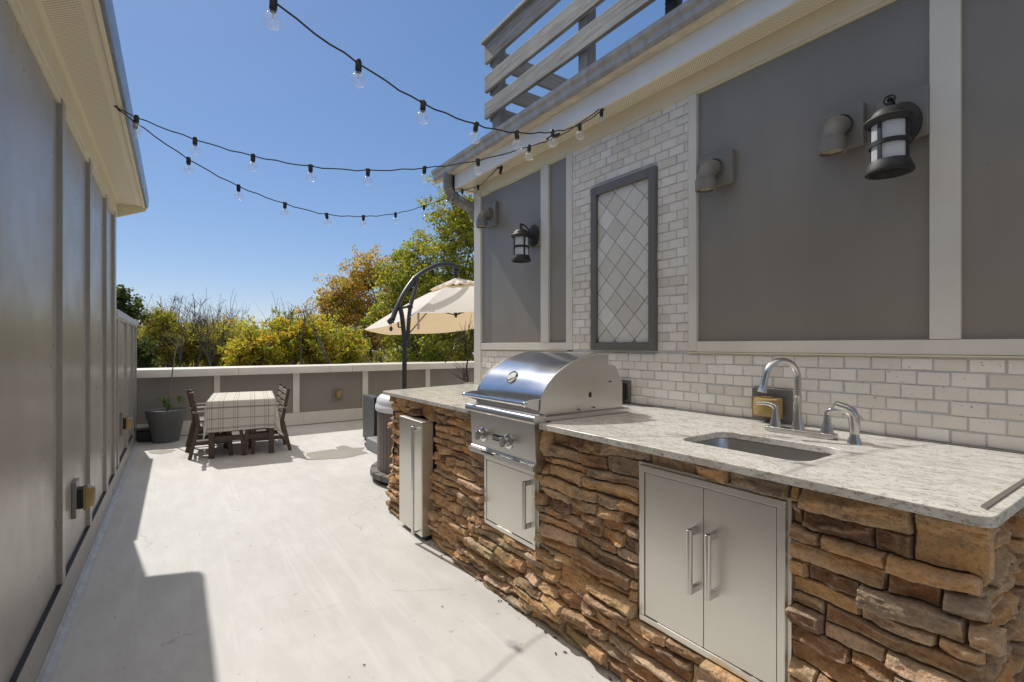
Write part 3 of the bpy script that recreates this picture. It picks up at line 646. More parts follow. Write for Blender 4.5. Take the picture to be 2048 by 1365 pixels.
for (a0,a1,k0,k1) in ((.345,.765,0,CZ0-.002),(.765,1.40,0,.306),(.765,1.40,.994,CZ0-.002),(1.40,2.03,0,CZ0-.002),(2.03,2.76,0,.346),(2.03,2.115,.346,.815),(2.655,2.755,.346,.815),(2.76,3.385,0,CZ0-.002),(3.385,3.86,.924,CZ0-.002),(3.86,4.20,0,CZ0-.002)):
    core.box(XB-.008,1.80,a0,a1,k0,k1)
core.box(1.80,2.67,.345,4.13,0,.30); core.box(1.80,2.66,4.08,4.13,.3,CZ0-.002); core.box(1.80,2.66,.345,.36,.3,CZ0-.002); core.prism([(1.70,4.13),(2.66,4.13),(2.66,4.45),(1.70,4.205)],'z',0,CZ0-.003)
ip('core','%s'%'mortar' and core,'mortar',0) if False else ip('core',core,'mortar',0)
# sink bowl
sk=MB(); P0=rrect(SKX0-.008,SKX1+.008,SKY0-.008,SKY1+.008,.08); P1=rrect(SKX0+.012,SKX1-.012,SKY0+.012,SKY1-.012,.07); P2=rrect(SKX0+.06,SKX1-.06,SKY0+.06,SKY1-.06,.06); n=len(P0)
vs=[(x,y,CZ0-.003) for x,y in P0]+[(x,y,.89) for x,y in P1]+[(x,y,.865) for x,y in P2]
sk.add(vs,[(k*n+i,k*n+(i+1)%n,(k+1)*n+(i+1)%n,(k+1)*n+i) for k in range(2) for i in range(n)],True); sk.add(vs[2*n:],[tuple(range(n))]); ip('sink',sk,'steel',0,ang=60)
MB().lathe([(.045,.868),(.03,.866),(.001,.86)],((SKX0+SKX1)/2,1.05,0),24).build('drain','chrome',isl)
# cabinet doors
def handle(mb,Y,z0,z1,x,out=.045,w=.012,r=None,post=None):
    mb.tube([(x-out,Y,z0),(x-out,Y,z1)],w,16)
    for z in (z0+.012,z1-.012): mb.box(x-out,x+.001,Y-.009,Y+.009,z-.012,z+.012)
    return mb
def cab(Y0,Y1,Z0,Z1,x,split,handles):
    f=MB(); b=.026
    for q in ((Y0,Y1,Z1-b,Z1),(Y0,Y1,Z0,Z0+b),(Y0,Y0+b,Z0+b+.0005,Z1-b-.0005),(Y1-b,Y1,Z0+b+.0005,Z1-b-.0005)): f.box(x,XB+.03,*q)
    for q in ((Y0-.014,Y1+.014,Z1+.0005,Z1+.012),(Y0-.014,Y1+.014,Z0-.012,Z0-.0005),(Y0-.014,Y0-.0005,Z0,Z1),(Y1+.0005,Y1+.014,Z0,Z1)): f.box(x+.014,XB+.03,*q)
    ip('door_frame',f,'steel_soft',.002)
    ed=[Y0+b+.003]+split+[Y1-b-.003]
    for k,(a,c) in enumerate(zip(ed,ed[1:])):
        dr=ip('cabinet_door',MB().box(x+.003,x+.03,a+(.0012 if k else 0),c-(.0012 if k<len(ed)-2 else 0),Z0+b+.003,Z1-b-.003),'steel_soft',.0025)
        hm=MB(); hY=handles[k]; handle(hm,hY[0],hY[1],hY[2],x+.003); ho=hm.build('handle','steel',isl,.0015); ho.parent=dr
ip('door_cavity',MB().box(XB-.012,XB+.05,.78,1.385,.32,.98),'outlet_black',0)
cab(.782,1.388,.32,.985,1.655,[1.082],[(1.035,.565,.805),(1.112,.555,.80)])
cab(2.118,2.652,.36,.798,1.655,[],[(2.165,.475,.74)])
# ------------------------------------------------------------------ grill
gr=thing('gas_grill','stainless built-in gas grill with a domed hood and two knobs','grill',(1.95,2.4,1.085))
def gp_(name,mb,mat,bev=.002,**k): return mb.build(name,mat,gr,bev,**k)
GY0,GY1=2.04,2.745
gp_('control_panel',MB().prism([(1.600,1.075),(1.612,.862),(1.60,.855),(1.60,.815),(1.72,.815),(1.72,1.075)],'y',GY0+.015,GY1-.012),'steel',.003)
gp_('drip_lip',MB().box(1.590,1.5995,GY0+.013,GY1-.01,.818,.85),'steel',.002); gp_('drip_slot',MB().box(1.588,1.592,2.44,2.58,.835,.846),'outlet_black',.001)
gp_('front_ledge',MB().prism([(1.572,1.096),(1.576,1.112),(1.586,1.121),(1.66,1.123),(1.66,1.08),(1.582,1.078),(1.574,1.085)],'y',GY0-.012,GY1+.012),'steel',.003,seg=3)
gp_('trim_frame',MB().box(1.662,2.336,GY0-.004,GY1+.004,1.0865,1.112),'steel',.003)
hp=[(1.644,1.126),(1.652,1.212),(1.690,1.272),(1.752,1.333),(1.857,1.394),(1.975,1.434),(2.078,1.452),(2.175,1.450)]
def cr(pts,k=6):
    out=[]; P=[pts[0]]+pts+[pts[-1]]
    for i in range(1,len(P)-2):
        for j in range(k):
            t=j/k; p0,p1,p2,p3=[V((q[0],q[1],0)) for q in P[i-1:i+3]]
            q=.5*((2*p1)+(p2-p0)*t+(2*p0-5*p1+4*p2-p3)*t*t+(3*p1-p0-3*p2+p3)*t**3); out.append((q.x,q.y))
    return out+[pts[-1]]
hs=cr(hp); hs=[hp[0],(1.648,1.17)]+hs[6:]; HY0,HY1=2.062,2.722; n=len(hs)
hm=MB(); hm.add([(x,HY0,z) for x,z in hs]+[(x,HY1,z) for x,z in hs],[(i,i+1,n+i+1,n+i) for i in range(n-1)],True)
ho=gp_('hood',hm,'hood',0,ang=30)
side=[(1.646,1.1255)]+hs[1:]+[(2.172,1.222),(1.843,1.124)]
for y0,y1 in ((HY0-.003,HY0+.004),(HY1-.004,HY1+.003)): MB().prism(side,'y',y0,y1).build('hood_side','steel',gr,.0015)
for y_ in (HY0-.001,HY1+.001): MB().tube([(x,y_,z) for x,z in hs],.0045,8).build('hood_rim','steel',gr)
gp_('firebox',MB().prism([(1.67,1.112),(2.312,1.112),(2.312,1.27),(2.25,1.374),(2.12,1.40),(1.9,1.34),(1.70,1.2)],'y',HY0+.010,HY1-.010),'steel',.002)
MB().prism([(2.008,1.196),(2.032,1.196),(2.032,1.216),(2.026,1.226),(2.02,1.229),(2.014,1.226),(2.008,1.216)],'y',HY0-.0038,HY0-.003).build('spit_hole','outlet_black',gr)
for x,z in ((1.94,1.128),(2.06,1.132),(2.20,1.28),(2.16,1.25)): MB().lathe([(.0045,.006),(.0045,.0),(.001,-.002)],(x,HY0,z),10,'y').build('screw','outlet_black',gr)
ha=MB(); ha.tube([(1.545,HY0+.012,1.186),(1.545,HY1-.012,1.186)],.0125,16); ha.lathe([(.001,-.018),(.012,-.014),(.017,0),(.012,.014)],(1.545,HY0+.008,1.186),16,'y'); ha.lathe([(.012,-.014),(.017,0),(.012,.014),(.001,.018)],(1.545,HY1-.008,1.186),16,'y')
gp_('hood_handle',ha,'chrome',0)
for y in (HY0+.004,HY1-.012): MB().prism([(1.545,1.176),(1.545,1.198),(1.60,1.206),(1.655,1.206),(1.65,1.14),(1.61,1.152)],'y',y,y+.008).build('handle_bracket','steel',gr,.001)
gauge_c=V((1.722,2.425,1.302)); nr=V((-.72,0,.69)).normalized(); ga=MB()
q=nr.to_track_quat('Z','Y').to_matrix()
for prof,nm,mt in (([(.040,0),(.043,.006),(.040,.018),(.033,.022),(.029,.018)],'gauge_bezel','chrome'),([(.030,.0175),(.001,.0178)],'gauge_face','gauge')):
    m_=MB(); m_.lathe(prof,(0,0,0),28); m_.v=[tuple(gauge_c+q@V(p)) for p in m_.v]; m_.build(nm,mt,gr)
for y,z in ((2.582,.943),(2.307,.943)):
    k=MB(); k.lathe([(.044,.0),(.044,-.004),(.036,-.009),(.030,-.010)],(1.606,y,z),28,'x'); ko=k.build('knob','chrome',gr,ang=50)
    kk=MB(); kk.lathe([(.028,-.008),(.027,-.03),(.022,-.034),(.001,-.034)],(1.606,y,z),28,'x'); kk.box(1.548,1.574,y-.011,y+.011,z-.027,z+.027); k2=kk.build('grip','nickel',gr,.002); k2.parent=ko
bd=gp_('badge',MB().box(1.598,1.606,2.355,2.468,.927,.960),'black',.002)
cu=bpy.data.curves.new('lettering','FONT'); cu.body='COYOTE'; cu.size=.0265; cu.align_x='CENTER'; cu.align_y='CENTER'; cu.extrude=.0006; cu.space_character=1.06
tmp=bpy.data.objects.new('tmp',cu); COL.objects.link(tmp); dg=bpy.context.evaluated_depsgraph_get(); me=bpy.data.meshes.new_from_object(tmp.evaluated_get(dg)); bpy.data.objects.remove(tmp)
mt_=Matrix(((0,0,-1,1.5972),(-1,0,0,2.412),(0,1,0,.9435),(0,0,0,1))); me.transform(ROOTM[gr.name].inverted()@mt_); me.materials.append(M['silver'])
lo=bpy.data.objects.new('lettering',me); COL.objects.link(lo); lo.parent=bd
# ------------------------------------------------------------------ fridge
fg=thing('beverage_fridge','slim stainless fridge door at the far left of the stone island','fridge',(1.62,3.62,0))
MB().box(1.565,1.662,3.402,3.848,.035,.914).build('door','steel_soft',fg,.006)
MB().box(1.665,2.2,3.41,3.84,.02,.905).build('cabinet','outlet_black',fg,.003)
hd_=MB(); hd_.tube([(1.515,3.455,.06),(1.515,3.455,.872)],.0125,16); 
for z in (.075,.858): hd_.tube([(1.515,3.455,z),(1.568,3.455,z)],.011,12)
sphere(hd_,(1.515,3.455,.872),.0127); sphere(hd_,(1.515,3.455,.06),.0127); hd_.build('handle','chrome',fg)
MB().box(1.60,1.645,3.41,3.84,.0,.03).build('kick_plate','black',fg,.002)
# ------------------------------------------------------------------ tap
fc=thing('kitchen_tap','brushed nickel gooseneck tap with two lever handles behind the sink','tap',(2.40,1.07,CZ1))
b=MB(); b.prism([(2.376,.915),(2.424,.915),(2.436,.935),(2.436,1.205),(2.424,1.22),(2.376,1.22),(2.364,1.205),(2.364,.935)],'z',CZ1,CZ1+.024); b.build('base_plate','nickel',fc,.006,seg=3)
sp=MB(); c0=V((2.40,1.075,CZ1)); sp.lathe([(.028,.022),(.026,.04),(.019,.075),(.0155,.12),(.0165,.17),(.0175,.178),(.0145,.18)],c0,28)
dv=V((-.80,.42,0)).normalized(); rr=.082; top=.262
pts=[c0+V((0,0,.176)),c0+V((0,0,top))]+[c0+dv*(rr-rr*math.cos(R_(a)))+V((0,0,top+rr*math.sin(R_(a)))) for a in range(10,175,10)]
e=pts[-1]; dn=(pts[-1]-pts[-2]).normalized(); pts+=[e+dn*.02,e+dn*.055,e+dn*.08]; rs=[.0142]*(len(pts)-3)+[.0142,.0160,.0215]
sp.tube(pts,rs,20); sp.build('spout','nickel',fc,ang=50)
for y,dx in ((1.178,V((-.25,.95,0))),(.952,V((-.15,-.95,0)))):
    h=MB(); cc=V((2.40,y,CZ1)); h.lathe([(.027,.022),(.025,.035),(.018,.06),(.0125,.09),(.0115,.115)],cc,24)
    dx.normalize(); h.tube([cc+V((0,0,.11)),cc+V((0,0,.122))+dx*.006,cc+V((0,0,.130))+dx*.025,cc+V((0,0,.132))+dx*.05,cc+V((0,0,.129))+dx*.085],[.0125,.0125,.0105,.009,.008],14); h.build('lever_handle','nickel',fc,ang=50)
ss=thing('sink_sprayer','brushed nickel side sprayer standing right of the tap','sprayer',(2.37,.835,CZ1))
h=MB(); cc=V((2.37,.835,CZ1)); h.lathe([(.027,0),(.026,.008),(.018,.028),(.0165,.042)],cc,24); h.build('holder','nickel',ss)
dx=V((-.5,.75,0)).normalized(); h=MB(); h.tube([cc+V((0,0,.04)),cc+V((0,0,.08)),cc+V((0,0,.112))+dx*.002,cc+V((0,0,.135))+dx*.012,cc+V((0,0,.15))+dx*.035,cc+V((0,0,.158))+dx*.06,cc+V((0,0,.163))+dx*.072],[.018,.020,.022,.0215,.019,.0175,.016],18)
h.tube([cc+V((0,0,.112))-dx*.012,cc+V((0,0,.10))-dx*.03],[.012,.005],10); h.build('spray_head','nickel',ss,ang=50)
# ------------------------------------------------------------------ dining set
TC=(.875,8.09); TR=R_(-7.)
tb=thing('dining_table','brown wooden dining table under a plaid cloth near the far parapet','table',(TC[0],TC[1],0),TR)
TW,TL,TZ=.80,1.27,.762
tp=MB()
for k in range(6): tp.box(-TW/2+k*TW/6+.003,-TW/2+(k+1)*TW/6-.003,-TL/2,TL/2,TZ-.028,TZ-.004)
tp.build('tabletop','teak',tb,.003,local=True)
MB().box(-TW/2+.06,TW/2-.06,-TL/2+.06,-TL/2+.08,.65,.717).build('apron','teak',tb,.003,local=True); MB().box(-TW/2+.06,TW/2-.06,TL/2-.08,TL/2-.06,.65,.717).build('apron','teak',tb,.003,local=True)
for sx in (-1,1):
    for sy in (-1,1): MB().box(sx*(TW/2-.045)-.035,sx*(TW/2-.045)+.035,sy*(TL/2-.05)-.03,sy*(TL/2-.05)+.03,0,.717).build('leg','teak',tb,.004,local=True)
MB().box(-TW/2+.08,TW/2-.08,-TL/2+.035,-TL/2+.06,.22,.29).build('stretcher','teak',tb,.004,local=True)
MB().box(-TW/2+.08,TW/2-.08,TL/2-.06,TL/2-.035,.22,.29).build('stretcher','teak',tb,.004,local=True)
for a_,b_ in (((-.06,-TL/2+.03),(.03,-TL/2+.05)),((.10,-TL/2+.03),(.02,-TL/2+.05))): MB().bar((a_[0],a_[1],.70),(b_[0],b_[1],.0),.045,.03,(0,1,0)).build('gate_leg','teak',tb,.003,local=True)
cl=MB(); D=.405; ns,nt_=56,84; uvl=[]; W2,L2=TW/2+.008,TL/2+.008
for j in range(nt_+1):
    for i in range(ns+1):
        s=-W2-D+(2*W2+2*D)*i/ns; t=-L2-D+(2*L2+2*D)*j/nt_; es=max(0,abs(s)-W2); et=max(0,abs(t)-L2); n_=math.hypot(es,et); sx,sy=math.copysign(1,s),math.copysign(1,t)
        x=min(max(s,-W2),W2); y=min(max(t,-L2),L2); both=min(es,et)/D
        dr=max(es,et)+.30*min(es,et); fl=.030*(1-math.exp(-n_*9))+.10*n_*both*(2.2 if (s>0 and t<0) else .5)
        if n_>0: x+=sx*(es/n_)*fl; y+=sy*(et/n_)*fl
        k=n_/D
        if es>0: x+=sx*.016*k*math.sin(t*9+s)+.008*k*math.sin(t*23)
        if et>0: y+=sy*(.016*k*math.sin(s*10+2)+.006*k*math.sin(s*21))
        z=TZ+.004-dr+.003*noise.noise((s*6,t*6,0))*(1-min(1,k*3))+.006*k*math.sin(s*7+t*5)
        cl.v.append((x,y,z)); uvl.append((s,t))
for j in range(nt_):
    for i in range(ns): cl.f.append((j*(ns+1)+i,j*(ns+1)+i+1,(j+1)*(ns+1)+i+1,(j+1)*(ns+1)+i)); cl.sm.append(True)
me=bpy.data.meshes.new('tablecloth'); me.from_pydata(cl.v,[],cl.f); me.polygons.foreach_set('use_smooth',[True]*len(cl.f)); me.materials.append(M['cloth'])
ul=me.uv_layers.new(name='UVMap')
for lp_ in me.loops: ul.data[lp_.index].uv=uvl[lp_.vertex_index]
co=bpy.data.objects.new('tablecloth',me); COL.objects.link(co); co.location=(TC[0],TC[1],0); co.rotation_euler=(0,0,TR); tag(co,'cream and grey plaid cloth draped over the dining table','tablecloth')
def make_chair(label):
    t=thing('patio_chair',label,'chair',(0,0,0),0,'brown slatted chairs at the dining table')
    b=lambda n,m_,bv=.003: m_.build(n,'teak_pale' if n in ('seat','backrest','armrest') else 'teak',t,bv,local=True)
    for y in (-.235,.235):
        b('front_leg',MB().bar((.20,y,0),(.17,y,.60),.026,.05,(1,0,0))); b('back_leg',MB().bar((-.27,y,0),(-.18,y,.42),.026,.045,(1,0,0)))
        b('back_post',MB().bar((-.16,y*.93,.36),(-.255,y*.93,.88),.022,.045,(1,0,0))); b('armrest',MB().bar((-.24,y,.615),(.22,y,.622),.055,.022))
        b('side_rail',MB().bar((-.22,y,.20),(.19,y,.20),.022,.05)); b('seat_rail',MB().bar((-.2,y*.9,.385),(.22,y*.9,.40),.022,.045))
    s=MB()
    for k in range(6): x=-.16+k*.075; s.box(x-.031,x+.031,-.21,.21,.41+.002*k,.426+.002*k)
    for k in range(3): s.box(-.18,.23,-.15+k*.14,-.13+k*.14,.395,.4095)
    b('seat',s)
    s=MB()
    for k in range(5): z=.49+k*.085; x=-.16-(z-.36)*.183; s.bar((x+.012,-.22,z),(x+.012,.22,z),.016,.058,(-.18,0,1))
    b('backrest',s); b('stretcher',MB().box(-.245,-.22,-.22,.22,.13,.18)); b('stretcher',MB().box(.185,.205,-.22,.22,.27,.31)); return t
c0_=make_chair('near left brown slatted chair, beside the cloth corner by the shadow')
def put(o,x,y,rz): o.location=(x,y,0); o.rotation_euler=(0,0,rz)
put(c0_,.49,7.86,-.04)
for lab,x,y,rz in (('far left brown slatted chair, nearest the large plant pot',.47,8.42,-.03),('near right brown slatted chair with its back to the spa step',1.145,7.74,.0-.05+math.pi),('far right brown slatted chair close to the far parapet',1.185,8.28,-.05+math.pi)):
    c=copy_tree(c0_); c['label']=lab; put(c,x,y,rz)
# ------------------------------------------------------------------ pot and plant
PC=(-.05,9.30)
po=thing('plant_pot','large tapered grey plant pot in the far left corner','pot',(PC[0],PC[1],0))
MB().lathe([(.001,0),(.165,0),(.172,.01),(.235,.36),(.243,.365),(.27,.50),(.262,.505),(.245,.49),(.24,.45)],(*PC,0),40).build('pot','pot',po,ang=50)
MB().lathe([(.24,.455),(.001,.465)],(*PC,0),24).build('soil','soil',po)
pl=thing('potted_plant','lanky bare stemmed plant with a few drooping leaves in the grey pot','plant',(PC[0],PC[1],.46))
sm=MB(); b0=V((PC[0]+.02,PC[1],.46)); s1=[b0,b0+V((.02,0,.25)),b0+V((.06,.01,.62)),b0+V((.10,.0,.95)),b0+V((.17,0,1.22))]; sm.tube(s1,[.011,.010,.009,.008,.004],7)
for a_,b_,c_ in ((V((.10,0,.93)),V((.02,0,1.0)),V((-.03,.0,1.09))),(V((.115,0,1.0)),V((.17,.05,1.08)),V((.18,.05,1.2))),(V((.14,0,1.12)),V((.22,-.04,1.22)),V((.27,-.04,1.33))),(V((.14,0,1.1)),V((.05,.02,1.22)),V((-.05,0,1.30))),(V((.12,0,1.02)),V((.0,.04,1.17)),V((-.12,0,1.22)))): sm.tube([b0+a_,b0+b_,b0+c_],[.006,.004,.002],6)
sm.build('stem','twig',pl)
def leafmesh(mb,col,p,dr,ln,w,c,sag=.5):
    dr=V(dr).normalized(); sd=dr.cross(V((0,0,1))); sd=sd.normalized() if sd.length>1e-3 else V((1,0,0)); n0=len(mb.v); k=5
    for i in range(k+1):
        t=i/k; q=V(p)+dr*ln*t+V((0,0,-sag*ln*t*t)); ww=w*math.sin(math.pi*min(.98,.08+t*.9)); mb.v+=[tuple(q-sd*ww),tuple(q+sd*ww)]
    for i in range(k): mb.f.append((n0+2*i,n0+2*i+1,n0+2*i+3,n0+2*i+2)); mb.sm.append(True); col.append(c)
def build_leaves(mb,col,name,root):
    me=bpy.data.meshes.new(name); iv=ROOTM[root.name].inverted(); me.from_pydata([tuple(iv@V(p)) for p in mb.v],[],mb.f); me.materials.append(M['leaf'])
    a=me.attributes.new('leafcol','FLOAT_COLOR','FACE'); a.data.foreach_set('color',np.array([(c[0],c[1],c[2],1) for c in col],dtype=np.float32).ravel())
    o=bpy.data.objects.new(name,me); COL.objects.link(o); o.parent=root; return o
lm=MB(); lc=[]; rl=random.Random(4)
for (bx,bz,n_) in ((-.07,.22,16),(.12,.2,14),(.0,.1,10)):
    for i in range(n_):
        a_=rl.uniform(0,6.28); leafmesh(lm,lc,b0+V((bx,rl.uniform(-.05,.05),bz+rl.uniform(-.04,.05))),(math.cos(a_),math.sin(a_),rl.uniform(.1,.9)),rl.uniform(.08,.17),.013,(rl.uniform(.08,.16),rl.uniform(.17,.25),.04),rl.uniform(.6,1.2))
build_leaves(lm,lc,'leaves',pl)
tub=thing('storage_tub','low black storage tub in the corner behind the grey pot','tub',(-.30,9.53,0)); MB().prism([(-.42,.0),(-.06,0),(-.05,.17),(-.43,.17)],'y',9.42,9.66).build('tub','black',tub,.015); MB().box(-.44,-.04,9.41,9.67,.172,.19).build('lid','outlet_black',tub,.006)
# ------------------------------------------------------------------ spa corner
SC=(2.495,5.155)
rg=thing('paver_ring','low ring of grey paving blocks round the foot of the hot tub','paver ring',(*SC,0))
pv=MB(); nb=26
for k in range(nb):
    a0,a1=2*math.pi*k/nb+.012,2*math.pi*(k+1)/nb-.012; zt=.115+rnd.uniform(-.003,.003)
    pv.prism([(SC[0]+r_*math.cos(a_),SC[1]+r_*math.sin(a_)) for r_,a_ in ((.40,a0),(.69,a0),(.69,(a0+a1)/2),(.69,a1),(.40,a1))],'z',.055,zt)
pv.build('blocks','paver',rg,.006); MB().lathe([(.63,0),(.63,.056)],(*SC,0),40).build('bed','soil',rg)
ht=thing('hot_tub','brown slatted round hot tub with a white domed rim behind the island','hot tub',(*SC,.115))
hp_=[]; nf=56
m_=MB()
for k in range(nf):
    a0=2*math.pi*k/nf; 
    for t_,r_ in ((0.,.612),(.12,.600),(.2,.612)): hp_.append((a0+2*math.pi/nf*t_,r_))
poly=[(SC[0]+r_*math.cos(a_),SC[1]+r_*math.sin(a_)) for a_,r_ in hp_]; m_.prism(poly,'z',.117,.80); m_.build('cladding','spa_brown',ht)
MB().lathe([(.60,.775),(.63,.775),(.636,.80),(.632,.835),(.618,.85),(.622,.865),(.615,.90),(.585,.935),(.52,.955),(.30,.962),(.001,.965)],(*SC,0),64).build('rim','white_plastic',ht,ang=60)
st=thing('spa_step','grey moulded plastic step beside the hot tub','step',(2.5,6.4,0)); MB().prism([(2.315,0),(2.72,0),(2.715,.17),(2.325,.17)],'y',5.87,6.97).build('step','grey_plastic',st,.03,seg=4)
wk=thing('wicker_chair','dark woven wicker chair turned towards the parasol','chair',(2.75,7.4,0))
MB().box(2.505,2.62,7.13,7.66,.04,.72).build('backrest','wicker',wk,.012); MB().box(2.625,3.02,7.14,7.65,.04,.36).build('seat','wicker',wk,.012)
for y in (7.14,7.57): MB().box(2.625,2.98,y,y+.08,.362,.54).build('armrest','wicker',wk,.012)
MB().box(2.64,3.02,7.23,7.56,.365,.45).build('cushion','grey_plastic',wk,.03)
for x in (2.52,2.98):
    for y in (7.15,7.61): MB().box(x,x+.03,y,y+.03,0,.039).build('foot','steel',wk)
bc=thing('beige_chair','beige padded chair back showing above the far end of the granite','chair',(3.55,7.0,0))
cx_=at(945,768,6.6); MB().box(cx_.x-.12,cx_.x+.5,cx_.y-.03,cx_.y+.05,.45,1.0).build('backrest','beige',bc,.03,seg=3); MB().box(cx_.x-.12,cx_.x+.5,cx_.y-.55,cx_.y-.04,.40,.5).build('seat','beige',bc,.03)
for x in (cx_.x-.1,cx_.x+.44):
    for y in (cx_.y-.52,cx_.y-.02): MB().box(x,x+.04,y,y+.04,0,.399).build('leg','pole',bc)
q0=gy(951,727,9.78); ur=thing('white_urn','small white urn on the parapet beside the house corner','urn',(q0.x,9.78,1.12)); MB().lathe([(.001,1.12),(.05,1.121),(.055,1.15),(.035,1.17),(.075,1.28),(.085,1.30),(.10,1.305),(.10,1.335),(.08,1.335),(.001,1.32)],(q0.x+.03,9.78,0),28).build('urn','white_plastic',ur)
# ------------------------------------------------------------------ parasol
um=thing('cantilever_parasol','cream cantilever parasol on a curved charcoal arm by the spa','parasol',tuple(at(809,760,7.1).xy)+(0,))
Pb=at(809,760,7.1); MB().box(Pb.x-.45,Pb.x+.45,Pb.y-.45,Pb.y+.45,.001,.06).build('base','pole',um,.02)
pm=MB(); pm.tube([(Pb.x,Pb.y,.05),(Pb.x,Pb.y,1.62),tuple(at(807,660,7.1)),tuple(at(804,632,7.1)),tuple(at(800,614,7.1))],.034,14); pm.build('pole','pole',um)
am=MB(); ap=[(785,640),(790,625),(798,606),(811,582),(830,557),(852,541),(877,530),(900,529),(918,537)]
apts=[at(u,v,7.02+(8.6-7.02)*(u-785)/133.) for u,v in ap]; 
def crv(pts,k=5):
    out=[]; P=[pts[0]]+pts+[pts[-1]]
    for i in range(1,len(P)-2):
        for j in range(k):
            t=j/k; p0,p1,p2,p3=P[i-1:i+3]; out.append(.5*((2*p1)+(p2-p0)*t+(2*p0-5*p1+4*p2-p3)*t*t+(3*p1-p0-3*p2+p3)*t**3))
    return out+[pts[-1]]
am.tube(crv(apts),.036,14); am.tube([apts[4]-V((0,0,.0)),apts[4].lerp(apts[3],.2)],.046,14); am.build('arm','pole',um)
s_=MB(); sa=at(834,560,7.6); s_.tube(crv([sa,at(829,585,7.45),at(820,618,7.3),at(817,650,7.2),at(815,690,7.1)]),.030,12); s_.tube([at(800,617,7.1),at(820,613,7.3)],.018,10); 
for p in (at(820,614,7.3),at(834,561,7.58),at(815,688,7.1)): sphere(s_,p,.045)
s_.build('strut','pole',um)
ck=MB(); q1=at(785,640,7.02); ck.tube([q1,at(776,646,7.0)],[.05,.035],12); ck.tube([at(796,645,7.05),at(797,655,7.05),at(803,655,7.08)],.012,8); ck.tube([at(783,645,7.0),at(782,652,7.0)],.004,6); sphere(ck,at(782,658,7.0),.025,12,8,1.5); ck.build('crank','pole',um)
HC=at(918,555,8.6); LA=V((CS,-SN,0)); DA=V((SN,CS,0)); HR=1.62
def hem(a,r=HR):
    x,y=r*math.cos(a),r*math.sin(a); p=V((HC.x,HC.y,0))+LA*x+DA*y; p.z=1.94+.125*x-.055*y; return p
apex=V((HC.x,HC.y,0))-LA*.06+DA*.03; apex.z=2.66
cm=MB(); na,nr_=48,12
def canopy_pt(a,t,lift=0.):
    k=(a/(math.pi/3)-3.25)%1.; A0=math.floor(a/(math.pi/3)-3.25); v0,v1=hem((A0+3.25)*math.pi/3),hem((A0+4.25)*math.pi/3); h=v0.lerp(v1,k)
    p=apex.lerp(h,t); p.z-=(.05*math.sin(math.pi*k)*t)+.10*math.sin(math.pi*t)*-.45-lift; return p
for (t0,t1,lift,nm) in ((.24,1.,0.,'canopy'),(.02,.30,.05,'vent')):
    c=MB(); bm_grid(c,96,10,lambda i,j:canopy_pt(i*2*math.pi,t0+(t1-t0)*j,lift+(.02*math.sin(i*2*math.pi*18)*j if lift else 0))); o=c.build(nm,'canopy',um,ang=25)
for k in range(6):
    a_=(k+.25)*math.pi/3; r_=MB(); r_.tube([apex-V((0,0,.05)),apex.lerp(hem(a_),.5)-V((0,0,-.01)),hem(a_)-V((0,0,.01))],.010,8); r_.tube([apex-V((0,0,.62)),apex.lerp(hem(a_),.5)-V((0,0,.0))],.009,8); r_.build('rib','pole',um)
    w=hem(a_); 
    if k==4: MB().box(w.x-.012,w.x+.012,w.y-.012,w.y+.012,w.z-.24,w.z-.012).build('tie_strap','beige',um)
hb=MB(); hb.tube([tuple(apex+V((0,0,.26))),tuple(apex+V((0,0,.10))),tuple(apex-V((0,0,.66)))],[.05,.03,.022],12); hb.lathe([(.05,0),(.075,.02),(.06,.06),(.02,.07)],tuple(apex+V((0,0,.14))),16); hb.tube([apts[-1],apex+V((0,0,.2))],.045,12); hb.build('hub','pole',um)
# ------------------------------------------------------------------ string lights
def string(label,bulbs,start,end,extra=(),lead=None):
    t=thing('string_lights',label,'string lights',tuple(start),0,'bulb strings across the deck')
    pts=[V(start)]+[V(b) for b in bulbs]+[V(e) for e in end]; c=MB(); P=crv(pts,5)
    P=[p+V((0,0,.004*math.sin(i*2.3))) for i,p in enumerate(P)]; c.tube(P,.0038,6); c.build('cord','black',t)
    for i,b in enumerate(bulbs):
        b=V(b); tl=V((rnd.gauss(0,.05),rnd.gauss(0,.05),-1)).normalized(); q=(-tl).to_track_quat('Z','Y').to_matrix()
        s=MB(); s.lathe([(.001,.012),(.010,.012),(.0135,.004),(.0135,-.030),(.011,-.032),(.0105,-.04)],(0,0,0),14); s.box(-.004,.004,-.016,.016,.0,.010); s.v=[tuple(b+q@V(p)) for p in s.v]; so=s.build('socket','black',t)
        g_=MB(); g_.lathe([(.0095,-.036),(.012,-.042)]+[(max(.0006,.031*math.sin(R_(a_))),-.070+.031*math.cos(R_(a_))) for a_ in range(25,181,13)]+[(.0004,-.101)],(0,0,0),18); g_.v=[tuple(b+q@V(p)) for p in g_.v]; g_.build('bulb','glass',t)
        f_=MB(); f_.tube([(0,0,-.04),(0,.003,-.06)],.0018,5); f_.tube([(-.006,.003,-.062),(.006,.003,-.062)],.0012,5); f_.v=[tuple(b+q@V(p)) for p in f_.v]; fo=f_.build('filament','frieze',t); fo.parent=t
    return t
Aq=gz(228,212,2.97); Bq=gz(1207,220,3.195); S0=V((-.25,1.8,3.0))
string('upper black bulb string, running off the top of the photo',[onplane(u,v,S0,Bq)+V((0,0,.012)) for u,v in [(547,8),(717,132),(846,212),(952,254),(1033,270),(1105,268),(1159,254),(1203,226)]],S0,[Bq])
string('middle black bulb string from the left eave to the perforated soffit',[onplane(u,v,Aq,Bq)+V((0,0,.012)) for u,v in [(273,239),(390,283),(506,316),(621,337),(736,345),(849,340),(956,325),(1058,297)]],Aq,[onplane(1120,272,Aq,Bq),Bq-V((.03,0,0))])
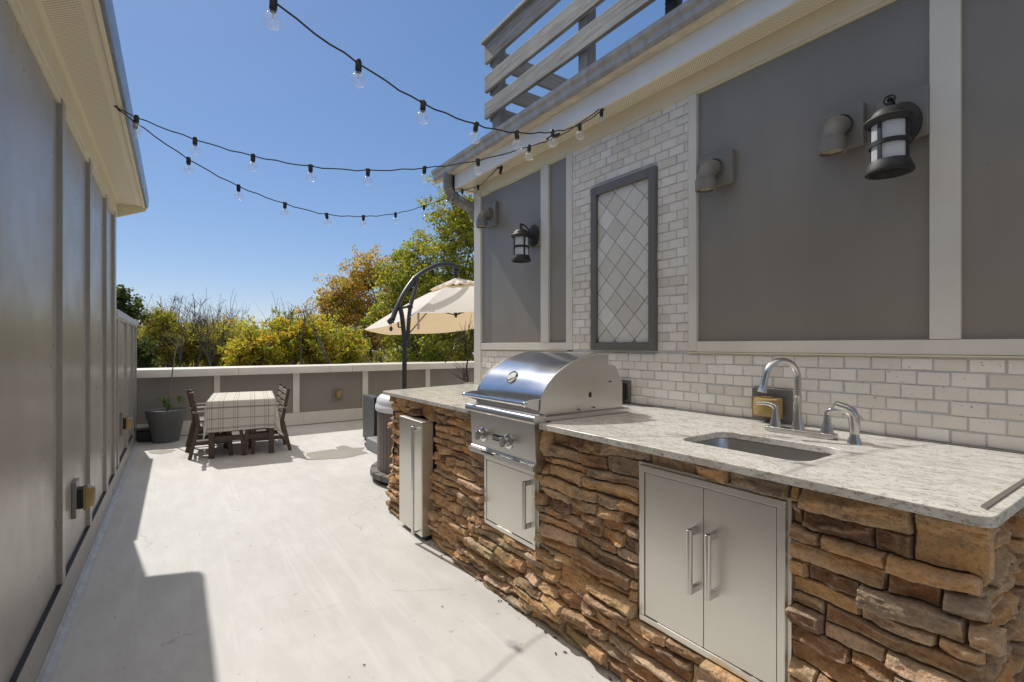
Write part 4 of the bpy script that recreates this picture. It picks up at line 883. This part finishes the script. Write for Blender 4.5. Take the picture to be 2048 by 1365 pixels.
Cq=V((2.46,4.72,3.0))
cb=[onplane(u,v,Aq,Cq)+V((0,0,.012)) for u,v in [(271,249),(377,322),(477,376),(570,411),(653,432),(727,436),(791,430),(848,415),(897,397)]]+[gx(925,381,2.55),gx(956,373,2.62)]
string('lowest black bulb string ending near the downspout',cb,Aq,[gx(975,358,2.60),gx(995,337,2.56)])
pgt=thing('plug','black plug and cord end hanging under the right soffit','plug',tuple(gx(1000,330,2.56)))
m_=MB(); m_.tube([gx(1002,327,2.56),gx(1003,334,2.56)],.006,8); m_.tube([gx(1003,334,2.56),gx(1000,349,2.56)],[.017,.012],10); m_.tube([gx(998,335,2.56),gx(990,333,2.56)],[.015,.01],10); m_.build('plug','black',pgt)
pg2=thing('plug','black plug joining two cords beside the soffit bulbs','plug',tuple(gx(1100,275,2.5))); m_=MB(); m_.tube([gx(1095,279,2.46),gx(1106,274,2.46),gx(1119,268,2.46)],[.012,.016,.009],8); m_.build('plug','black',pg2)
# ------------------------------------------------------------------ trees
PG=[(.13,.16,.028),(.19,.195,.033),(.085,.115,.025),(.25,.22,.04),(.20,.18,.035)]
PY=[(.25,.22,.03),(.19,.21,.03),(.30,.24,.035),(.31,.17,.03),(.11,.14,.025),(.22,.22,.035)]
PO=[(.32,.18,.05),(.37,.20,.055),(.22,.14,.045),(.19,.18,.04),(.33,.23,.06),(.16,.17,.035)]
PT=[(.19,.18,.04),(.24,.20,.045),(.13,.105,.035),(.12,.135,.03),(.21,.14,.045),(.22,.21,.04)]
PD=[(.025,.04,.014),(.04,.055,.018),(.05,.06,.02)]
GZ=-9.
class Leaves:
    def __init__(s): s.P=[]; s.C=[]
def add_leaves(Lv,ctr,rad,n,size,pal,rs,asp=.6,droop=0.):
    c=np.array(ctr); d=rs.normal(size=(n,3)); d/=np.linalg.norm(d,axis=1)[:,None]; rr=rs.uniform(0,1,n)**.45
    p=c+d*rr[:,None]*np.array(rad); t=rs.normal(size=(n,3)); t[:,2]-=droop; t/=np.linalg.norm(t,axis=1)[:,None]; b=np.cross(t,rs.normal(size=(n,3))); b/=np.linalg.norm(b,axis=1)[:,None]
    s=size*rs.uniform(.6,1.35,n)[:,None]; t=t*s; b=b*s*asp*.5
    Lv.P.append(np.stack([p-t*.5,p+b,p+t*.5,p-b],1)); base=np.array(pal[rs.integers(len(pal))]); alt=np.array(pal)[rs.integers(len(pal),size=n)]
    col=(base*.55+alt*.45)*1.75*rs.uniform(.65,1.35,n)[:,None]; Lv.C.append(col)
def leaf_obj(Lv,name,root,stuff=False):
    P=np.concatenate(Lv.P).astype(np.float32); C=np.concatenate(Lv.C).astype(np.float32); n=len(P)
    if root is not None: P=P-np.array(ROOTM[root.name].translation,dtype=np.float32)
    me=bpy.data.meshes.new(name); me.vertices.add(4*n); me.vertices.foreach_set('co',P.reshape(-1)); me.loops.add(4*n); me.loops.foreach_set('vertex_index',np.arange(4*n,dtype=np.int32))
    me.polygons.add(n); me.polygons.foreach_set('loop_start',np.arange(0,4*n,4,dtype=np.int32)); me.update(calc_edges=True)
    a=me.attributes.new('leafcol','FLOAT_COLOR','FACE'); a.data.foreach_set('color',np.concatenate([C,np.ones((n,1),np.float32)],1).ravel()); me.materials.append(M['leaf'])
    o=bpy.data.objects.new(name,me); COL.objects.link(o)
    if root is not None: o.parent=root
    return o
def limb(mb,p,q,r0,r1,rg_,bend=.15,k=6,n=6):
    p,q=V(p),V(q); ln=(q-p).length; m=p.lerp(q,.45)+V((rg_.gauss(0,bend),rg_.gauss(0,bend),abs(rg_.gauss(0,bend))))*ln*.5; pts=[]
    for i in range(k+1):
        t=i/k; a=p.lerp(m,t).lerp(m.lerp(q,t),t); pts.append(a+V((rg_.gauss(0,1),rg_.gauss(0,1),rg_.gauss(0,.5)))*ln*.012*(0<i<k))
    mb.tube(pts,[r0+(r1-r0)*i/k for i in range(k+1)],n,False); return pts
def tree(name,label,d,u_base,ells,pal,nclump,nleaf,size,seed,cat='tree',group=None,trunks=1,tr=.12,twigs=3,bare=(),clr=.5,mat='bark',asp=.6,droop=0.):
    # ells: pixel ellipses (u,v,ru,rv,weight) of the crown, each given a depth of its own width
    rs=np.random.default_rng(seed); rg_=random.Random(seed); b=at(u_base,V0,d); base=V((b.x,b.y,GZ)); t=thing(name,label,cat,tuple(base),0,group); w=d/F; tk=MB(); tw=MB(); Lv=Leaves()
    clr=clr; topz=max(CH+(V0-e[1])*w for e in ells); stems=[]
    for k in range(trunks):
        e=ells[k%len(ells)]; tip=at(e[0]+rg_.uniform(-.3,.3)*e[2],e[1]-e[3]*.55,d+rg_.uniform(-.4,.4)*e[2]*w); s0=base+V((rg_.uniform(-.25,.25)*trunks,rg_.uniform(-.25,.25)*trunks,0)); stems.append(limb(tk,s0,tip,tr*(1.3 if trunks==1 else .9),.02,rg_,.07,12,7))
    W=np.array([e[4] if len(e)>4 else e[2]*e[3] for e in ells],float); W/=W.sum()
    for c in range(nclump):
        e=ells[rs.choice(len(ells),p=W)]; dv_=rs.normal(size=3); dv_/=np.linalg.norm(dv_); rr=rs.uniform(.25,1)**.5
        ctr=at(e[0]+dv_[0]*rr*e[2],e[1]-dv_[2]*rr*e[3],d+dv_[1]*rr*e[2]*w)
        st=min(stems,key=lambda s:min((p-ctr).length for p in s)); i=min(range(len(st)),key=lambda j:(st[j]-ctr).length+max(0,st[j].z-ctr.z+.4)*1.5)
        lp_=limb(tk,st[i],ctr,max(.012,.05*(1-i/len(st))),.008,rg_,.16,5,5)
        R0=clr*rg_.uniform(.6,1.25)
        for q in range(twigs):
            e_=ctr+V((rg_.gauss(0,R0*.7),rg_.gauss(0,R0*.7),rg_.gauss(.1,R0*.6))); limb(tk,lp_[-2],e_,.008,.003,rg_,.2,3,3)
            if nleaf: add_leaves(Lv,e_,(R0*.55,R0*.55,R0*.42),max(4,int(nleaf*rg_.uniform(.35,1.5)/twigs)),size,pal,rs,asp,droop)
        if nleaf: add_leaves(Lv,ctr,(R0*.9,R0*.9,R0*.65),max(3,nleaf//4),size,pal,rs,asp,droop)
    for (u0,v0,u1,v1,r_) in bare:
        pts=limb(tk,at(u0,v0,d),at(u1,v1,d+rg_.uniform(-.5,.5)),r_,.006,rg_,.035,8,5)
        for q in range(12):
            i=rg_.randint(3,8); s=pts[i]; e_=s+V((rg_.gauss(0,.2),rg_.gauss(0,.2),rg_.uniform(.15,.6)))*d*.03; l2=limb(tk,s,e_,r_*.4,.004,rg_,.1,4,4)
            for z_ in range(3): limb(tk,l2[rg_.randint(1,4)],e_+V((rg_.gauss(0,.25),rg_.gauss(0,.25),rg_.uniform(-.05,.3)))*d*.02,.006,.003,rg_,.1,3,3)
    tk.build('trunk',mat,t)
    if Lv.P: leaf_obj(Lv,'crown',t)
    return t
tree('green_tree','tall green tree rising above the parasol by the house corner',19,905,[(915,462,52,78),(955,520,60,110),(850,545,66,72),(805,560,40,62),(905,620,100,90),(800,640,50,70),(880,700,120,50)],PG+[(.22,.19,.04)],265,135,.125,2,trunks=4,tr=.13,twigs=4,clr=.55)
tree('autumn_tree','orange leaved autumn tree left of the parasol',23,725,[(735,548,30,38,2),(695,592,46,40,3),(668,628,34,44,2.5),(765,600,55,75,4),(715,665,75,60,5),(655,690,40,45,2)],PO,300,80,.115,5,trunks=5,tr=.09,twigs=4,clr=.46)
tree('yellow_sapling','bushy yellow green young tree behind the middle of the parapet',12,590,[(575,682,48,38),(615,680,40,36),(545,708,52,30),(640,706,42,34)],PY,120,95,.095,8,trunks=4,tr=.035,twigs=4,clr=.30,asp=.4,droop=.7)
tree('yellow_sapling','smaller yellow topped young tree left of the bushy one',11,520,[(505,700,24,28),(530,712,30,24),(480,722,25,18)],PY+[(.30,.20,.03)],48,85,.09,9,trunks=3,tr=.03,twigs=4,clr=.27,asp=.4,droop=.7)
tree('yellow_sapling','green gold young tree below the orange tree',13,670,[(665,690,30,40),(690,712,40,30)],PY+PG,55,90,.09,10,trunks=3,tr=.03,twigs=4,clr=.32,asp=.5)
tree('thin_tree','first thin half bare tree from the left wall',24,322,[(318,648,24,24),(330,690,30,40),(300,690,24,36)],PT+[(.22,.22,0.020)],127,80,.095,12,group=None,trunks=5,tr=.09,twigs=4,clr=.34,bare=[(330,720,322,606,0.025),(318,720,345,608,0.020),(330,700,308,622,0.020),(335,700,336,612,0.018)])
tree('thin_tree','tallest bare topped thin tree in the row behind the pot',25,362,[(352,690,30,40),(348,648,12,16),(380,700,30,30)],PT,106,68,.095,13,trunks=4,tr=.09,twigs=4,clr=.34,bare=[(355,730,350,602,0.030),(352,720,362,608,0.025),(350,710,340,622,0.020)])
tree('thin_tree','dark stemmed bare tree mid way along the thin row',25,395,[(400,690,26,36),(420,700,30,30)],PT,92,60,.095,14,trunks=4,tr=.10,twigs=4,clr=.34,bare=[(394,735,388,600,0.035),(392,700,402,612,0.025),(394,690,378,626,0.025),(400,690,412,628,0.020)])
tree('thin_tree','slim half bare tree right of the dark stemmed one',26,440,[(436,690,26,34),(455,690,22,30),(425,710,26,26)],PT+[(.2,.2,0.020)],101,71,.095,15,trunks=4,tr=.08,twigs=4,clr=.34,bare=[(438,735,437,610,0.025),(450,735,462,618,0.025),(432,700,424,630,0.020)])
tree('thin_tree','last slim tree of the row, above the yellow topped sapling',30,482,[(470,690,24,32),(492,684,24,24),(500,700,30,24)],PT,97,71,.095,16,trunks=4,tr=.08,twigs=4,clr=.36,bare=[(468,735,470,628,0.025),(490,730,498,642,0.025),(480,720,484,632,0.020)])
tree('dark_tree','dark leaved tree top peeping over the low left wall',15,243,[(246,610,14,16),(236,600,14,18),(250,640,24,30)],PD+[(.07,.08,.025)],46,80,.10,17,trunks=2,tr=.07,twigs=3,clr=.28)
tree('dark_shrub','dark evergreen shrub in the gap beside the left parapet corner',12,284,[(284,722,17,20),(276,708,10,14)],PD,30,110,.07,18,cat='shrub',trunks=2,tr=.03,twigs=3,clr=.22)
def bare_tree(label,d,u,lines,seed,r0=.03):
    rg_=random.Random(seed); b=at(u,V0,d); t=thing('bare_sapling',label,'tree',(b.x,b.y,GZ)); tk=MB()
    s=[V((b.x,b.y,GZ))]; first=True
    for (u0,v0,u1,v1,r_) in lines:
        p0=at(u0,v0,d); 
        if first: limb(tk,s[0],p0,r_*1.8,r_,rg_,.02,6,6); first=False
        pts=limb(tk,p0,at(u1,v1,d+rg_.uniform(-.3,.3)),r_,.004,rg_,.05,9,5)
        for q in range(8): i=rg_.randint(2,8); limb(tk,pts[i],pts[i]+V((rg_.gauss(0,.12),rg_.gauss(0,.12),rg_.uniform(.05,.3))),.006,.003,rg_,.1,3,3)
    tk.build('trunk','bark',t); return t
bare_tree('bare upright stem in front of the yellow saplings',10.5,598,[(600,740,609,612,.022),(608,650,612,618,.01)],31)
bare_tree('bare leaning stem crossing the yellow and orange leaves',11,662,[(664,735,611,617,.026),(655,720,613,625,.016),(612,650,608,640,.008)],32)
bare_tree('bare forked twig standing over the bushy yellow tree',11.5,580,[(590,735,581,640,.02),(581,645,574,630,.008),(581,642,586,626,.009)],33)
bare_tree('long bare branch leaning through the orange tree',14,700,[(705,735,636,598,.03),(700,735,670,600,.03)],34)
bare_tree('pale bare sapling in front of the parapet by the house corner',8.1,934,[(934,770,937,650,.018),(934,765,912,750,.009),(934,762,920,740,.008),(937,700,930,672,.008),(890,726,922,680,.009)],35)
# woods further off, read as one mass
Lw=Leaves(); rs=np.random.default_rng(77); rg_=random.Random(77); tkw=MB()
for k in range(980):
    u=rg_.uniform(150,1250) if k<760 else rg_.uniform(280,500); d=rg_.uniform(32,75); top=(650 if u<480 else 656)+10*noise.noise((u*.02,0,0))+ (6 if 470<u<640 else 0)-(8 if u>640 else 0); v=rg_.uniform(top,760); c=at(u,v,d)
    pal=[PT,PT,PT,PY,PO][rg_.randint(0,4)] if u<640 else [PT,PG,PG,PY,PO][rg_.randint(0,4)]; add_leaves(Lw,c,(1.3,1.3,.9),75,.20,pal,rs)
for k in range(230):
    u=rg_.uniform(250,1000) if k%3 else rg_.uniform(270,490); d=rg_.uniform(22,60); p=at(u,rg_.uniform(735,760),d); e_=at(u+rg_.gauss(0,12),rg_.uniform(625,690),d); L1=limb(tkw,p,e_,.05,.010,rg_,.035,7,4)
    for q in range(6): limb(tkw,L1[rg_.randint(2,5)],e_+V((rg_.gauss(0,.8),rg_.gauss(0,.8),rg_.gauss(.5,.5))),.016,.006,rg_,.08,4,3)
wo=leaf_obj(Lw,'distant_woods',None); tag(wo,'distant autumn woodland filling the skyline beyond the parapet','woods',kind='stuff'); 
tw_=tkw.build('distant_trunks','bark'); tag(tw_,'thin dark trunks standing in the distant woodland','woods',kind='stuff')
# ------------------------------------------------------------------ light, sky, camera
SKS,SKG,FILL=1.55,.61,(7.6,6.95,6.0)
sd=V((-.12,.90,1.)).normalized(); el=math.asin(sd.z); az=math.atan2(sd.x,sd.y)
w=bpy.data.worlds.new('World'); S.world=w; w.use_nodes=True; t=w.node_tree; bg=t.nodes['Background']; sk=t.nodes.new('ShaderNodeTexSky'); sk.sky_type='NISHITA'; sk.sun_disc=False; sk.sun_elevation=el; sk.sun_rotation=az; sk.altitude=300; sk.air_density=1.; sk.dust_density=.6; sk.ozone_density=2.5
sk.air_density=1.; sk.dust_density=.15; sk.ozone_density=5.
# clear blue ahead; added cloud-textured fill, out of view overhead, to brighten the shade
hs=N(t,'ShaderNodeHueSaturation',i_Saturation=1.34,i_Value=1.); gm=N(t,'ShaderNodeGamma',i_Gamma=SKG)
sc_=N(t,'ShaderNodeMix',data_type='RGBA',blend_type='MULTIPLY'); sc_.inputs[0].default_value=1.; sc_.inputs[7].default_value=(SKS,SKS,SKS,1)
L(t,sk.outputs[0],sc_.inputs[6]); L(t,sc_.outputs[2],gm.inputs[0]); L(t,gm.outputs[0],hs.inputs['Color'])
gv=coords(t,'Generated'); dt=t.nodes.new('ShaderNodeVectorMath'); dt.operation='DOT_PRODUCT'; dt.inputs[1].default_value=V((-.12,-.12,.98)).normalized(); L(t,gv,dt.inputs[0])
cn=nz(t,gv,3.,5,.6,(1,1,2.5)); f=ramp(t,mth(t,'ADD',dt.outputs['Value'],mth(t,'MULTIPLY_ADD',cn,.5,-.25)),[(.56,0.),(.92,1.)])
pz=t.nodes.new('ShaderNodeSeparateXYZ'); L(t,gv,pz.inputs[0]); f=mth(t,'MULTIPLY',f,ramp(t,pz.outputs[2],[(.2,0.),(.6,1.)]))
fill_=FILL; L(t,mixc(t,f,mixc(t,1.,hs.outputs[0],(1.05,.985,1.06),'MULTIPLY'),fill_),bg.inputs[0]); bg.inputs[1].default_value=.12
sl_=bpy.data.lights.new('sun','SUN'); sl_.energy=2.95; sl_.angle=R_(.55); sl_.color=(1.,.955,.88); so_=bpy.data.objects.new('sun',sl_); COL.objects.link(so_); so_.rotation_euler=(-sd).to_track_quat('-Z','Y').to_euler()
cam=bpy.data.cameras.new('camera'); cam.sensor_width=36; cam.lens=F/2048*36; cam.shift_y=(V0-682.5)/2048; cam.clip_start=.02; cam.clip_end=4000
co_=bpy.data.objects.new('camera',cam); COL.objects.link(co_); co_.location=(0,0,CH); co_.rotation_euler=(math.pi/2,0,-TH); S.camera=co_
S.view_settings.view_transform='Standard'; S.view_settings.look='None'; S.view_settings.exposure=.36; S.view_settings.gamma=1.; S.view_settings.use_curve_mapping=False
S.cycles.max_bounces=10; S.cycles.diffuse_bounces=5; S.cycles.transparent_max_bounces=24
